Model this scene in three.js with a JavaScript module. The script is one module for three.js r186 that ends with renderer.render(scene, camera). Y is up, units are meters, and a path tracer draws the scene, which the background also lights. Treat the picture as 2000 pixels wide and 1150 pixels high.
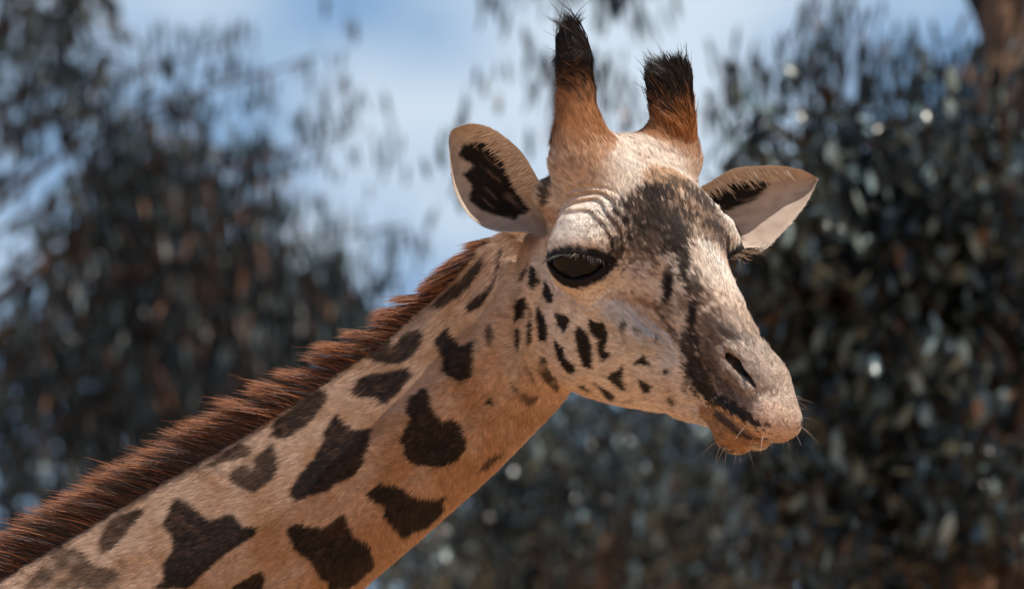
import * as THREE from 'three';
import { mergeGeometries } from 'three/addons/utils/BufferGeometryUtils.js';
import { ImprovedNoise } from 'three/addons/math/ImprovedNoise.js';

// ---------------------------------------------------------------- camera, sky, sun, exposure
const PITCH = 14 * Math.PI / 180, DIST = 9, PPM = 1300;      // PPM: model units per metre
const scene = new THREE.Scene();
const camera = new THREE.PerspectiveCamera(5.627, 1024 / 588, 0.1, 400);
camera.position.set(0, 1.65, 0);
camera.rotation.x = PITCH;
camera.focus = 9.02;
camera.userData.fStop = 5.2;
scene.add(camera);
const HEAD_AT = new THREE.Vector3(0, 1.65 + DIST * Math.sin(PITCH), -DIST * Math.cos(PITCH));

const renderer = new THREE.WebGLRenderer({ antialias: true });
renderer.toneMapping = THREE.LinearToneMapping;
renderer.toneMappingExposure = 1.28;
renderer.shadowMap.enabled = true;

let seed = 20240611;
const rnd = () => { seed = (seed + 0x6d2b79f5) | 0; let t = Math.imul(seed ^ (seed >>> 15), 1 | seed); t = (t + Math.imul(t ^ (t >>> 7), 61 | t)) ^ t; return ((t ^ (t >>> 14)) >>> 0) / 4294967296; };
const rr = (a, b) => a + (b - a) * rnd();
const gauss = () => (rnd() + rnd() + rnd() - 1.5) * 1.15;
const perlin = new ImprovedNoise();
const noise = (x, y, z) => perlin.noise(x, y, z);
const fbm = (x, y, z, o = 4) => { let s = 0, a = 0.5; for (let i = 0; i < o; i++) { s += a * noise(x, y, z); x = x * 2.03 + 11.3; y = y * 2.03 + 5.7; z = z * 2.03 + 3.1; a *= 0.5; } return s; };
const sstep = (a, b, x) => { const t = Math.min(1, Math.max(0, (x - a) / (b - a))); return t * t * (3 - 2 * t); };
const mix = (a, b, t) => a + (b - a) * t;

{ // one daylight sky: blue with thin, soft high cloud all round
  const W = 2048, H = 1024, d = new Float32Array(W * H * 4);
  for (let j = 0; j < H; j++) for (let i = 0; i < W; i++) {
    const el = ((j + 0.5) / H - 0.5) * Math.PI, az = (i + 0.5) / W * 2 * Math.PI, y = Math.sin(el), c = Math.cos(el), x = c * Math.cos(az), z = c * Math.sin(az);
    const h = Math.max(0, y), up = Math.pow(h, 0.5);
    let r = mix(0.25, 0.07, up), g = mix(0.42, 0.18, up), b = mix(0.61, 0.39, up);
    const n = fbm(x * 14 + 3.1, y * 19, z * 14, 5) + 0.5 * fbm(x * 4.2, y * 5 + 9, z * 4.2, 3);
    const cl = sstep(-0.2, 0.36, n) * 0.9;
    r = mix(r, 0.56, cl); g = mix(g, 0.64, cl); b = mix(b, 0.72, cl);
    if (y < 0) { r = 0.24; g = 0.19; b = 0.15; }
    d.set([r, g, b, 1], (j * W + i) * 4);
  }
  const t = new THREE.DataTexture(d, W, H, THREE.RGBAFormat, THREE.FloatType);
  t.mapping = THREE.EquirectangularReflectionMapping; t.magFilter = THREE.LinearFilter; t.needsUpdate = true;
  scene.background = t; scene.environment = t;
}
const SUN = new THREE.Vector3(0.36, 0.90, 0.08).applyAxisAngle(new THREE.Vector3(1, 0, 0), PITCH).normalize();
const sun = new THREE.DirectionalLight(new THREE.Color(1.0, 0.93, 0.83), 5.0);
sun.position.copy(HEAD_AT).addScaledVector(SUN, 30);
sun.target.position.copy(HEAD_AT);
sun.castShadow = true; sun.shadow.radius = 1; sun.shadow.mapSize.set(2048, 2048);
Object.assign(sun.shadow.camera, { left: -12, right: 12, top: 12, bottom: -12, near: 1, far: 80 });
scene.add(sun, sun.target);
const CELL = 3.7, FUR = 1, BOX = null;
// ---------------------------------------------------------------- giraffe: the body as one distance field
// Model axes: X to the animal's front along the neck, Y up, Z to its right-hand side; PPM units to the metre.
const hyp = (a, b, c = 0) => Math.sqrt(a * a + b * b + c * c);
const add = (a, b, k = 1) => [a[0] + b[0] * k, a[1] + b[1] * k, a[2] + b[2] * k];
const sub = (a, b) => [a[0] - b[0], a[1] - b[1], a[2] - b[2]];
const dot = (a, b) => a[0] * b[0] + a[1] * b[1] + a[2] * b[2];
const cross = (a, b) => [a[1] * b[2] - a[2] * b[1], a[2] * b[0] - a[0] * b[2], a[0] * b[1] - a[1] * b[0]];
const len = (a) => hyp(a[0], a[1], a[2]);
const nrm = (a) => { const l = len(a) || 1; return [a[0] / l, a[1] / l, a[2] / l]; };
const smin = (a, b, k) => { const h = Math.max(k - Math.abs(a - b), 0) / k; return Math.min(a, b) - h * h * k * 0.25; };
const smax = (a, b, k) => -smin(-a, -b, k);

// head frame: FW along the muzzle, UP to the crown, SD to the left side; HO between the eyes
const HY = 58 * Math.PI / 180, HP = 24 * Math.PI / 180, HR = 1.6 * Math.PI / 180;
let FW = [Math.cos(HY) * Math.cos(HP), -Math.sin(HP), Math.sin(HY) * Math.cos(HP)];
let SD = [Math.sin(HY), 0, -Math.cos(HY)], UP = cross(FW, SD);
{ const c = Math.cos(HR), s = Math.sin(HR), a = SD, b = UP; SD = add([a[0] * c, a[1] * c, a[2] * c], b, s); UP = add([b[0] * c, b[1] * c, b[2] * c], a, -s); }
const HO = [280, 60, 0];
const toHead = (p) => { const q = sub(p, HO); return [dot(q, FW), dot(q, UP), dot(q, SD)]; };
const fromHead = (h) => add(add(add(HO, FW, h[0]), UP, h[1]), SD, h[2]);

function spline(xs, rows) { // monotone-ish cubic through a table, sampled into a fine table
  const n = rows[0].length, x0 = xs[0], x1 = xs[xs.length - 1], N = 256, out = new Float32Array(N * n);
  for (let i = 0; i < N; i++) {
    const x = x0 + (x1 - x0) * i / (N - 1); let k = 0; while (k < xs.length - 2 && x > xs[k + 1]) k++;
    const h = xs[k + 1] - xs[k], t = (x - xs[k]) / h;
    for (let c = 0; c < n; c++) {
      const m = (j) => j <= 0 ? (rows[1][c] - rows[0][c]) / (xs[1] - xs[0]) : j >= xs.length - 1 ? (rows[j][c] - rows[j - 1][c]) / (xs[j] - xs[j - 1]) : (rows[j + 1][c] - rows[j - 1][c]) / (xs[j + 1] - xs[j - 1]);
      const t2 = t * t, t3 = t2 * t;
      out[i * n + c] = (2 * t3 - 3 * t2 + 1) * rows[k][c] + (t3 - 2 * t2 + t) * h * m(k) + (-2 * t3 + 3 * t2) * rows[k + 1][c] + (t3 - t2) * h * m(k + 1);
    }
  }
  const buf = new Float64Array(n);
  return (x) => { const q = Math.min(0.9999, Math.max(0, (x - x0) / (x1 - x0))) * (N - 1), i = Math.floor(q), t = q - i; for (let c = 0; c < n; c++) buf[c] = out[i * n + c] * (1 - t) + out[(i + 1) * n + c] * t; return buf; };
}
// skull and muzzle sections along FW: top, bottom, half width, height of greatest width
const SKULL = spline([-340, -260, -175, -91, -15, 60, 150, 245, 336, 418, 482, 528, 556], [
  [95, -185, 70, -10], [158, -285, 108, 0], [180, -318, 128, 5], [176, -326, 136, 10], [172, -308, 138, 10], [142, -283, 116, 0], [98, -250, 82, -38], [54, -213, 60, -56], [14, -160, 49, -70], [-14, -134, 46, -78], [-44, -130, 46, -88], [-80, -124, 36, -104], [-104, -118, 18, -112]]);
function ell(p, c, r) { const x = (p[0] - c[0]) / r[0], y = (p[1] - c[1]) / r[1], z = (p[2] - c[2]) / r[2], k = Math.sqrt(x * x + y * y + z * z), g = hyp(x / r[0], y / r[1], z / r[2]); return g > 1e-9 ? k * (k - 1) / g : -Math.min(r[0], r[1], r[2]); }
function cone(p, a, b, ra, rb, zs = 1) { // tapered capsule; zs flattens it sideways
  const bx = b[0] - a[0], by = b[1] - a[1], bz = (b[2] - a[2]) / zs, px = p[0] - a[0], py = p[1] - a[1], pz = (p[2] - a[2]) / zs;
  const t = Math.min(1, Math.max(0, (px * bx + py * by + pz * bz) / (bx * bx + by * by + bz * bz)));
  return (hyp(px - bx * t, py - by * t, pz - bz * t) - (ra + (rb - ra) * t)) * (zs < 1 ? zs : 1);
}
const EYE = [-38, 0, 136], EYE_R = 75;                                   // right eye at -l, left at +l
const EYE_AX = nrm([0.6, 0.1, 0.75]), EYE_T = nrm(cross([0, 1, 0], EYE_AX)), EYE_B = cross(EYE_AX, EYE_T);   // in head axes for l > 0 folded
const HORN = { near: [[-172, 150, -104], [-229, 258, -107], [-260, 322, -108], [44, 35, 37]], far: [[-178, 150, 104], [-206, 240, 107], [-230, 274, 108], [44, 37, 40]] };

function eyeOpening(h) { // > 0 outside the lids' opening; h folded so that l > 0
  const q = [h[0] - EYE[0], h[1] - EYE[1], h[2] - EYE[2]], a = -dot(q, EYE_T), b = dot(q, EYE_B), c = dot(q, EYE_AX);
  // ar runs to the front corner, br up
  const ar = a * 0.951 - b * 0.309, br = b * 0.951 + a * 0.309, s = ar / 62, edgeUp = 19 * (1 - s * s), edgeDn = -31 * (1 - s * s);
  const m = Math.max(br - edgeUp, edgeDn - br, Math.abs(ar) - 62);
  return [m, -ar, br, c];
}
const mouthLine = (hs) => Math.min(cone(hs, [352, -141, 46], [380, -143, 40], 6, 8), cone(hs, [380, -143, 40], [452, -140, 35], 8, 9), cone(hs, [452, -140, 35], [540, -138, 28], 9, 8), cone(hs, [364, -152, 46], [428, -157, 40], 6, 9), cone(hs, [428, -157, 40], [492, -150, 32], 9, 6));
function head(p, fine) {
  const h = toHead(p), f = h[0], u = h[1], l = h[2], al = Math.abs(l), hs = [f, u, al];
  const w = SKULL(f), top = w[0], bot = w[1], wid = w[2], mid = w[3];
  let v = u > mid ? (u - mid) / (top - mid) : (mid - u) / (mid - bot);
  const x = al / wid, n = 2.28;
  const g = Math.max(1e-3, Math.pow(Math.pow(x, n) + Math.pow(v, n), 1 / n)), hv = u > mid ? top - mid : mid - bot;
  const gx = Math.pow(x / g, n - 1) / wid, gv = Math.pow(v / g, n - 1) / hv;
  let d = g < 0.35 ? -0.65 * Math.min(wid, hv) : (g - 1) / hyp(gx, gv, 0.0012);
  d = smax(d, f - 520, 34); d = smax(d, -330 - f, 60);
  // crown between the horns, forehead bump, brows, orbits
  d = smin(d, ell(h, [-150, 95, 0], [110, 95, 105]), 40);
  d = smin(d, ell(h, [-12, 128, 0], [74, 52, 52]), 36);
  d = smin(d, ell(hs, [-52, 46, 122], [92, 54, 66]), 40);
  d = smin(d, ell(hs, [-34, -4, 140], [82, 66, 62]), 30);
  d = smin(d, cone(hs, [20, -62, 120], [150, -92, 88], 30, 18), 34);       // cheekbone
  d = smin(d, ell(hs, [-120, -190, 78], [120, 110, 46]), 50);              // jaw muscle
  d = smin(d, cone(hs, [60, 66, 36], [320, -12, 20], 28, 16), 24);           // edge of the nasal bridge
  // muzzle: nostril bosses, upper lip, lower lip and chin
  d = smin(d, ell(hs, [418, -48, 24], [60, 30, 20]), 26);
  d = smin(d, ell(h, [496, -108, 0], [40, 40, 48]), 30);
  d = smin(d, ell(hs, [438, -106, 24], [80, 28, 28]), 24);
  let jaw = cone(h, [190, -200, 0], [310, -172, 0], 42, 34, 0.9);
  jaw = smin(jaw, ell(h, [376, -184, 0], [56, 43, 36]), 26);
  jaw = smin(jaw, ell(h, [428, -162, 0], [54, 28, 30]), 18);
  d = smin(d, jaw, 7);
  d = smax(d, -mouthLine(hs), 4);       // line of the mouth
  d = smin(d, smin(cone(hs, [364, -122, 50], [450, -117, 48], 9, 11), cone(hs, [450, -117, 48], [500, -118, 36], 11, 9), 6), 8);        // rim of the lip
  // nostrils: a slit with a rolled outer wing
  d = smin(d, smin(cone(hs, [346, -36, 48], [390, -53, 50], 14, 16), cone(hs, [390, -53, 50], [454, -61, 43], 16, 11), 8), 9);
  d = smin(d, cone(hs, [348, -32, 44], [362, -14, 36], 11, 9), 12);
  d = smin(d, cone(hs, [372, -16, 28], [452, -36, 24], 9, 9), 16);
  d = smax(d, -smin(cone(hs, [358, -29, 47], [397, -34, 45], 6, 9), cone(hs, [397, -34, 45], [466, -49, 40], 9, 4), 4), 5);
  d = smax(d, -cone(hs, [384, -36, 36], [438, -48, 24], 10, 8), 6);
  d = smax(d, -smin(cone(hs, [330, -48, 60], [384, -78, 62], 5, 8), cone(hs, [384, -78, 62], [466, -78, 52], 8, 4), 4), 6);
  // horns
  for (const k of ['near', 'far']) { const H = HORN[k]; let o = smin(cone(h, H[0], H[1], H[3][0] + 22, H[3][1] - 3), cone(h, H[1], H[2], H[3][1] - 3, H[3][2] - 2), 14); d = smin(d, o, 52); }
  // ear roots
  d = smin(d, cone(hs, [-205, 36, 90], [-222, 54, 128], 42, 30), 30);
  // eyes: lids over the ball, opened
  const eb = hyp(f - EYE[0], u - EYE[1], al - EYE[2]);
  d = smin(d, eb - EYE_R - 3, 14);
  const [em, ea, ebb, ec] = eyeOpening(hs);
  if (eb < 125) {
    const lid = Math.abs(em) - 3; if (ec > 0) d = smin(d, Math.max(hyp(lid > 0 ? lid : 0, eb - EYE_R - 3) - 3.4, -ec), 6);
    d = smax(d, -Math.max(em, EYE_R - 9 - eb, -ec), 4);
  }
  if (fine && d < 12 && d > -12) d -= headRelief(h, hs, ea, ebb, eb);
  return d;
}
function headRelief(h, hs, ea, eb, er) {
  let r = 0; const f = h[0], u = h[1], al = hs[2];
  // folds of the upper lid, ringed round the eye
  if (er < 190) { const wob = 6 * noise(f * 0.02, u * 0.02, al * 0.02), ang = Math.atan2(eb, ea), m = sstep(84, 92, er) * (1 - sstep(128, 150, er)) * sstep(0.1, 0.4, ang) * (1 - sstep(1.7, 2.3, ang)); r += m * 3.2 * Math.sin((er + wob) * 2 * Math.PI / 14); }
  // bag under the eye
  if (er < 150) { const m = sstep(78, 86, er) * (1 - sstep(104, 122, er)) * sstep(0, 25, -eb); r += m * 1.6 * Math.sin((er + 6 * noise(f * .02, u * .02, 3)) * 2 * Math.PI / 17); }
  // creases from the cheek towards the nose, and over the nostril
  { const cx = f - 210, cy = u + 75, m = Math.exp(-(cx * cx / 5200 + cy * cy / 2300)) * sstep(30, 55, al); r += m * 2.4 * Math.sin((u * 0.9 + f * 0.35 + 14 * noise(f * .012, u * .012, 1)) * 2 * Math.PI / 17); }
  { const cx = f - 372, cy = u - 4, m = Math.exp(-(cx * cx / 3000 + cy * cy / 900)) * sstep(20, 40, al); r += m * 2.6 * Math.sin((u + f * 0.12 + 7 * noise(f * .02, u * .02, 5)) * 2 * Math.PI / 14); }
  { const cx = f - 425, cy = u + 70, m = Math.exp(-(cx * cx / 4200 + cy * cy / 900)) * sstep(30, 50, al); r += m * 1.5 * Math.sin((u * 1 + f * 0.45 + 8 * noise(f * .02, u * .02, 7)) * 2 * Math.PI / 15); }
  r += 2.2 * noise(f * 0.03, u * 0.03, h[2] * 0.03) + 0.8 * noise(f * 0.09, u * 0.09, h[2] * 0.09);
  return r;
}
// neck: centre line, half depth and half width
const NZ = -255;
const NECK = (() => {
  const cp = [[90, 60, -225, 120, 95], [40, -10, -235, 150, 104], [-8, -86, -246, 162, 112], [-80, -160, NZ, 168, 118], [-151, -228, NZ, 172, 122], [-240, -302, NZ, 178, 127], [-380, -408, NZ, 190, 134], [-560, -535, NZ, 206, 144], [-870, -755, NZ, 236, 160], [-1250, -1060, NZ, 290, 196], [-1600, -1390, NZ, 350, 235]];
  const pts = []; for (let k = 0; k < cp.length - 1; k++) for (let j = 0; j < 6; j++) {
    const t = j / 6, P = [cp[Math.max(0, k - 1)], cp[k], cp[k + 1], cp[Math.min(cp.length - 1, k + 2)]];
    pts.push(P[1].map((_, c) => 0.5 * (2 * P[1][c] + (P[2][c] - P[0][c]) * t + (2 * P[0][c] - 5 * P[1][c] + 4 * P[2][c] - P[3][c]) * t * t + (3 * P[1][c] - P[0][c] - 3 * P[2][c] + P[3][c]) * t * t * t)));
  }
  pts.push(cp[cp.length - 1]); let s = 0; pts.forEach((p, i) => { if (i) s += hyp(p[0] - pts[i - 1][0], p[1] - pts[i - 1][1]); p.push(s); }); return pts;
})();
const NECK_I = Array.from({ length: 170 }, (_, k) => { let i = 0; while (i < NECK.length - 2 && 200 - NECK[i + 1][0] - NECK[i + 1][1] < k * 20) i++; return i; });
const neckAt = { s: 0, v: 0, z: 0, rv: 1, rz: 1, t: [0, 0], d: 0 };
function neckCoord(p) { // nearest point of the centre line: arc length s, offset towards the nape v, sideways z
  let best = 1e18, bi = 0, bt = 0;
  const g = NECK_I[Math.min(NECK_I.length - 1, Math.max(0, Math.floor((200 - p[0] - p[1]) / 20)))];
  for (let i = Math.max(0, g - 9), e = Math.min(NECK.length - 1, g + 10); i < e; i++) {
    const a = NECK[i], b = NECK[i + 1], ex = b[0] - a[0], ey = b[1] - a[1], t = Math.min(1, Math.max(0, ((p[0] - a[0]) * ex + (p[1] - a[1]) * ey) / (ex * ex + ey * ey)));
    const dx = p[0] - a[0] - ex * t, dy = p[1] - a[1] - ey * t, q = dx * dx + dy * dy; if (q < best) { best = q; bi = i; bt = t; }
  }
  const a = NECK[bi], b = NECK[bi + 1], L = b[5] - a[5], tx = (b[0] - a[0]) / L, ty = (b[1] - a[1]) / L, cx = mix(a[0], b[0], bt), cy = mix(a[1], b[1], bt), o = neckAt;
  o.s = mix(a[5], b[5], bt); o.v = (p[0] - cx) * ty + (p[1] - cy) * -tx; o.along = (p[0] - cx) * tx + (p[1] - cy) * ty; o.z = p[2] - mix(a[2], b[2], bt); o.rv = mix(a[3], b[3], bt); o.rz = mix(a[4], b[4], bt); o.t = [tx, ty]; o.end = (bi === 0 && bt === 0) || (bi === NECK.length - 2 && bt === 1); if (!o.end && o.along) o.v = (o.v < 0 ? -1 : 1) * hyp(o.v, o.along); o.c = [cx, cy, mix(a[2], b[2], bt)];
  return o;
}
function neck(p, fine) {
  const o = neckCoord(p), vv = o.v / o.rv, pinch = 1 - 0.42 * sstep(0.1, 1.0, vv) - 0.12 * sstep(-0.4, -1, vv), rz = o.rz * pinch;
  let d = (hyp(vv, o.z / rz) - 1) * Math.min(o.rv, rz);
  if (o.end) d = hyp(Math.max(d, 0), o.along) + Math.min(d, 0);
  if (fine && d < 16 && d > -16) d -= 5 * fbm((p[0] * o.t[0] + p[1] * o.t[1]) * .004, o.v * .012, p[2] * .012 + 3, 3) + 4.5 * Math.exp(-(((vv - .12) / .16) ** 2)) - 6.5 * Math.exp(-(((vv + .36 + .1 * noise(o.s * .004, 1, 1)) / .13) ** 2)) + 0.9 * noise(p[0] * .05, p[1] * .05, p[2] * .05);
  return d;
}
// trunk and legs, below and beside the picture (metres above ground turned into model axes)
const cP = Math.cos(PITCH), sP = Math.sin(PITCH);
const toModel = (w) => { const x = w[0] - HEAD_AT.x, y = w[1] - HEAD_AT.y, z = w[2] - HEAD_AT.z; return [x * PPM, (y * cP + z * sP) * PPM, (-y * sP + z * cP) * PPM]; };
const toWorld = (m) => { const x = m[0] / PPM, y = m[1] / PPM, z = m[2] / PPM; return [x + HEAD_AT.x, y * cP - z * sP + HEAD_AT.y, y * sP + z * cP + HEAD_AT.z]; };
const BODY = (() => {
  const s = toWorld([-1500, -1330, NZ]), X = s[0], Z = s[2], c = [];
  const put = (a, b, ra, rb) => c.push([toModel([a[0] + X, a[1], a[2] + Z]), toModel([b[0] + X, b[1], b[2] + Z]), ra * PPM, rb * PPM]);
  put([0, 2.78, 0], [-0.35, 2.42, 0], 0.26, 0.40); put([-0.35, 2.42, 0], [-1.0, 2.2, 0], 0.40, 0.38); put([-1.0, 2.2, 0], [-1.45, 2.05, 0], 0.38, 0.31);
  for (const k of [-1, 1]) {
    put([-0.2, 2.25, k * 0.16], [-0.12, 1.75, k * 0.17], 0.2, 0.115); put([-0.12, 1.75, k * 0.17], [-0.1, 1.02, k * 0.16], 0.11, 0.068); put([-0.1, 1.02, k * 0.16], [-0.12, 0.2, k * 0.16], 0.066, 0.045); put([-0.12, 0.2, k * 0.16], [-0.08, 0.06, k * 0.16], 0.05, 0.075);
    put([-1.5, 2.0, k * 0.15], [-1.38, 1.5, k * 0.17], 0.24, 0.115); put([-1.38, 1.5, k * 0.17], [-1.62, 0.98, k * 0.16], 0.1, 0.066); put([-1.62, 0.98, k * 0.16], [-1.55, 0.2, k * 0.16], 0.064, 0.046); put([-1.55, 0.2, k * 0.16], [-1.5, 0.06, k * 0.16], 0.05, 0.075);
  }
  put([-1.72, 2.15, 0], [-1.86, 1.2, 0], 0.035, 0.018); put([-1.86, 1.2, 0], [-1.86, 0.85, 0], 0.03, 0.045);
  return c;
})();
function field(p, fine = true) {
  const dh = hyp(p[0] - 240, p[1] - 30, p[2]);
  let d = p[0] > 330 ? 200 : neck(p, fine);
  if (dh < 620) d = smin(d, head(p, fine), 34);
  if (p[0] > -120 && p[0] < 200 && d < 40) { // folds of skin behind the jaw, from the ear root to the throat
    d = smax(d, -smin(smin(cone(p, [38, 110, -158], [23, 35, -126], 4, 7), cone(p, [23, 35, -126], [20, -50, -118], 7, 7), 6), smin(cone(p, [20, -50, -118], [26, -128, -124], 7, 7), cone(p, [26, -128, -124], [70, -196, -164], 7, 5), 6), 6), 16);
    d = smin(d, smin(cone(p, [2, 60, -158], [-6, -50, -146], 6, 9), cone(p, [-6, -50, -146], [4, -160, -152], 9, 6), 8), 22);
  }
  if (p[0] < -1000) for (const c of BODY) d = smin(d, cone(p, c[0], c[1], c[2], c[3]), 90);
  return d;
}
function gradient(p, e = 1.2) {
  const q = [p[0], p[1], p[2]], g = [0, 0, 0];
  for (const s of [[1, 1, 1], [1, -1, -1], [-1, 1, -1], [-1, -1, 1]]) { const v = field([q[0] + s[0] * e, q[1] + s[1] * e, q[2] + s[2] * e]); g[0] += s[0] * v; g[1] += s[1] * v; g[2] += s[2] * v; }
  return nrm(g);
}
// sparse surface nets: blocks of B cells near the surface only
function surfaceNets(lo, hi, cell, fine) {
  const B = 4, bs = B * cell, nb = [0, 1, 2].map((k) => Math.ceil((hi[k] - lo[k]) / bs)), ids = new Map(), near = new Map(), pos = [], edges = [];
  const NX = nb[0] * B + 2, NY = nb[1] * B + 2, key = (i, j, k) => (k * NY + j) * NX + i, M = B + 1, val = new Float32Array(M * M * M); let skip = false;
  for (let bz = 0; bz < nb[2]; bz++) for (let by = 0; by < nb[1]; by++) for (let bx = 0; bx < nb[0]; bx++) {
    const o = [lo[0] + bx * bs, lo[1] + by * bs, lo[2] + bz * bs];
    if (bx % 4 === 0 || bx === 0) { const c4 = [lo[0] + (bx + 2) * bs, lo[1] + ((by >> 2) * 4 + 2) * bs, lo[2] + ((bz >> 2) * 4 + 2) * bs], kk = ((bz >> 2) * 4096 + (by >> 2)) * 4096 + (bx >> 2); let v = near.get(kk); if (v === undefined) { v = Math.abs(field(c4, false)) < bs * 4 * 1.1 + 20; near.set(kk, v); } skip = !v; }
    if (skip || Math.abs(field([o[0] + bs / 2, o[1] + bs / 2, o[2] + bs / 2], false)) > bs * 1.1 + 3) continue;
    for (let k = 0; k < M; k++) for (let j = 0; j < M; j++) for (let i = 0; i < M; i++) val[(k * M + j) * M + i] = field([o[0] + i * cell, o[1] + j * cell, o[2] + k * cell], fine);
    for (let k = 0; k < B; k++) for (let j = 0; j < B; j++) for (let i = 0; i < B; i++) {
      const b = (k * M + j) * M + i; let mask = 0;
      for (let c = 0; c < 8; c++) if (val[b + (c & 1) + ((c >> 1) & 1) * M + (c >> 2) * M * M] < 0) mask |= 1 << c;
      const gi = bx * B + i, gj = by * B + j, gk = bz * B + k, v0 = val[b];
      if (gj > 0 && gk > 0 && (v0 < 0) !== (val[b + 1] < 0)) edges.push(0, gi, gj, gk, v0 < 0 ? 1 : 0);
      if (gi > 0 && gk > 0 && (v0 < 0) !== (val[b + M] < 0)) edges.push(1, gi, gj, gk, v0 < 0 ? 1 : 0);
      if (gi > 0 && gj > 0 && (v0 < 0) !== (val[b + M * M] < 0)) edges.push(2, gi, gj, gk, v0 < 0 ? 1 : 0);
      if (mask === 0 || mask === 255) continue;
      let sx = 0, sy = 0, sz = 0, n = 0;
      for (let c = 0; c < 8; c++) for (let a = 0; a < 3; a++) {
        if (c & (1 << a)) continue; const e = c | (1 << a); if (((mask >> c) & 1) === ((mask >> e) & 1)) continue;
        const va = val[b + (c & 1) + ((c >> 1) & 1) * M + (c >> 2) * M * M], vb = val[b + (e & 1) + ((e >> 1) & 1) * M + (e >> 2) * M * M], t = va / (va - vb);
        sx += (c & 1) + (a === 0 ? t : 0); sy += ((c >> 1) & 1) + (a === 1 ? t : 0); sz += (c >> 2) + (a === 2 ? t : 0); n++;
      }
      ids.set(key(gi, gj, gk), pos.length / 3); pos.push(o[0] + (i + sx / n) * cell, o[1] + (j + sy / n) * cell, o[2] + (k + sz / n) * cell);
    }
  }
  const idx = [];
  for (let e = 0; e < edges.length; e += 5) {
    const a = edges[e], i = edges[e + 1], j = edges[e + 2], k = edges[e + 3]; let q;
    if (a === 0) q = [key(i, j - 1, k - 1), key(i, j, k - 1), key(i, j, k), key(i, j - 1, k)];
    else if (a === 1) q = [key(i - 1, j, k - 1), key(i - 1, j, k), key(i, j, k), key(i, j, k - 1)];
    else q = [key(i - 1, j - 1, k), key(i, j - 1, k), key(i, j, k), key(i - 1, j, k)];
    const w = q.map((x) => ids.get(x)); if (w.some((x) => x === undefined)) continue;
    if (!edges[e + 4]) w.reverse();
    idx.push(w[0], w[1], w[2], w[0], w[2], w[3]);
  }
  return { pos, idx };
}
// coat marks: [strength, centre, normal, outline in the tangent plane]
const NECK_MARKS = [[1,[-352,-318,-143],[-0.2,0.34,0.92],[0,96,25,67,43,56,82,56,74,20,63,-19,50,-37,27,-52,-9,-75,-65,-98,-80,-83,-69,-55,-52,-27,-36,-4,-22,25,-21,55,-11,75]],[1,[-165,-262,-138],[0.06,0,1],[-11,78,5,75,6,55,13,35,28,14,49,20,69,4,80,-35,60,-65,21,-80,-17,-77,-45,-58,-48,-39,-56,-29,-41,4,-33,14,-42,30,-37,55]],[1,[-255,-180,-180],[-0.36,0.49,0.79],[-56,17,-33,31,9,38,56,44,65,22,44,-11,25,-39,1,-36,-11,-24,-40,-24,-60,-18]],[1,[-113,-115,-156],[-0.3,0.31,0.9],[-17,63,-9,45,19,13,45,29,46,2,43,-44,19,-64,3,-56,-16,-42,-20,-12,-28,8,-43,21,-40,36]],[0.97,[-216,-97,-214],[-0.45,0.54,0.71],[33,38,46,24,44,0,36,-24,11,-42,-18,-45,-76,-32,-35,26,-19,11,-19,-4,-7,12,4,35]],[0.95,[-98,26,-208],[-0.53,0.41,0.74],[45,70,46,34,28,4,5,-25,-31,-55,-61,-52,-45,-31,-19,-5,4,14,27,46]],[1,[-44,28,-175],[-0.5,0.36,0.78],[11,79,21,70,19,40,19,11,13,-22,-4,-48,-28,-64,-40,-53,-32,-36,-6,-17,12,2,13,37]],[0.85,[-40,-79,-138],[-0.26,0.12,0.96],[-4,26,8,15,9,-6,3,-25,-7,-17,-9,7]],[1,[-40,-212,-146],[0.23,-0.21,0.95],[5,13,8,-11,-7,-7,-6,5]],[0.8,[-42,-328,-200],[0.54,-0.53,0.65],[-22,-21,-15,9,24,24,18,9,-5,-21]],[1,[-203,-423,-171],[0.41,-0.45,0.79],[-68,52,-38,49,6,32,50,24,73,33,71,14,82,-1,69,-24,47,-47,16,-52,1,-67,-31,-40,-53,-16,-56,4,-76,13,-95,25]],[1,[-349,-508,-152],[0.32,-0.35,0.88],[9,83,24,58,40,32,65,22,81,-17,88,-35,65,-64,39,-86,-5,-81,-7,-65,-29,-51,-54,-14,-83,4,-105,42,-83,55,-33,51,-11,66]],[1,[-516,-570,-117],[0.16,-0.14,0.98],[21,27,34,15,27,-27,-49,-26,-29,-1,-4,12]],[1,[-614,-482,-139],[-0.2,0.36,0.91],[-64,97,-37,86,-10,61,21,41,54,52,74,46,90,24,121,22,111,4,76,-20,41,-50,10,-80,-15,-105,-85,-109,-63,-90,-67,-55,-53,-27,-55,3,-80,36,-71,63]],[0.92,[-505,-350,-175],[-0.31,0.52,0.79],[-54,-7,-30,23,-4,6,-5,35,25,71,48,24,49,-6,28,-35,9,-49,-22,-36,-43,-24]],[0.97,[-415,-236,-216],[-0.39,0.61,0.69],[40,63,53,44,31,-10,13,-37,-19,-60,-49,-57,-55,-15,-32,6,19,65]],[0.88,[-561,-324,-215],[-0.36,0.59,0.72],[18,45,54,28,45,6,3,-6,-48,-28,-72,-44]],[0.92,[-771,-463,-204],[-0.34,0.57,0.75],[45,52,37,30,13,-15,-2,-42,-28,-60,-42,-29,-28,22,3,42]],[0.7,[-762,-531,-155],[-0.31,0.51,0.8],[-22,31,3,-1,19,-19,-1,-10]],[0.79,[-833,-542,-177],[-0.34,0.56,0.75],[-81,57,-24,39,13,10,63,0,84,-14,75,-44,-130,-49]]];
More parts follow.
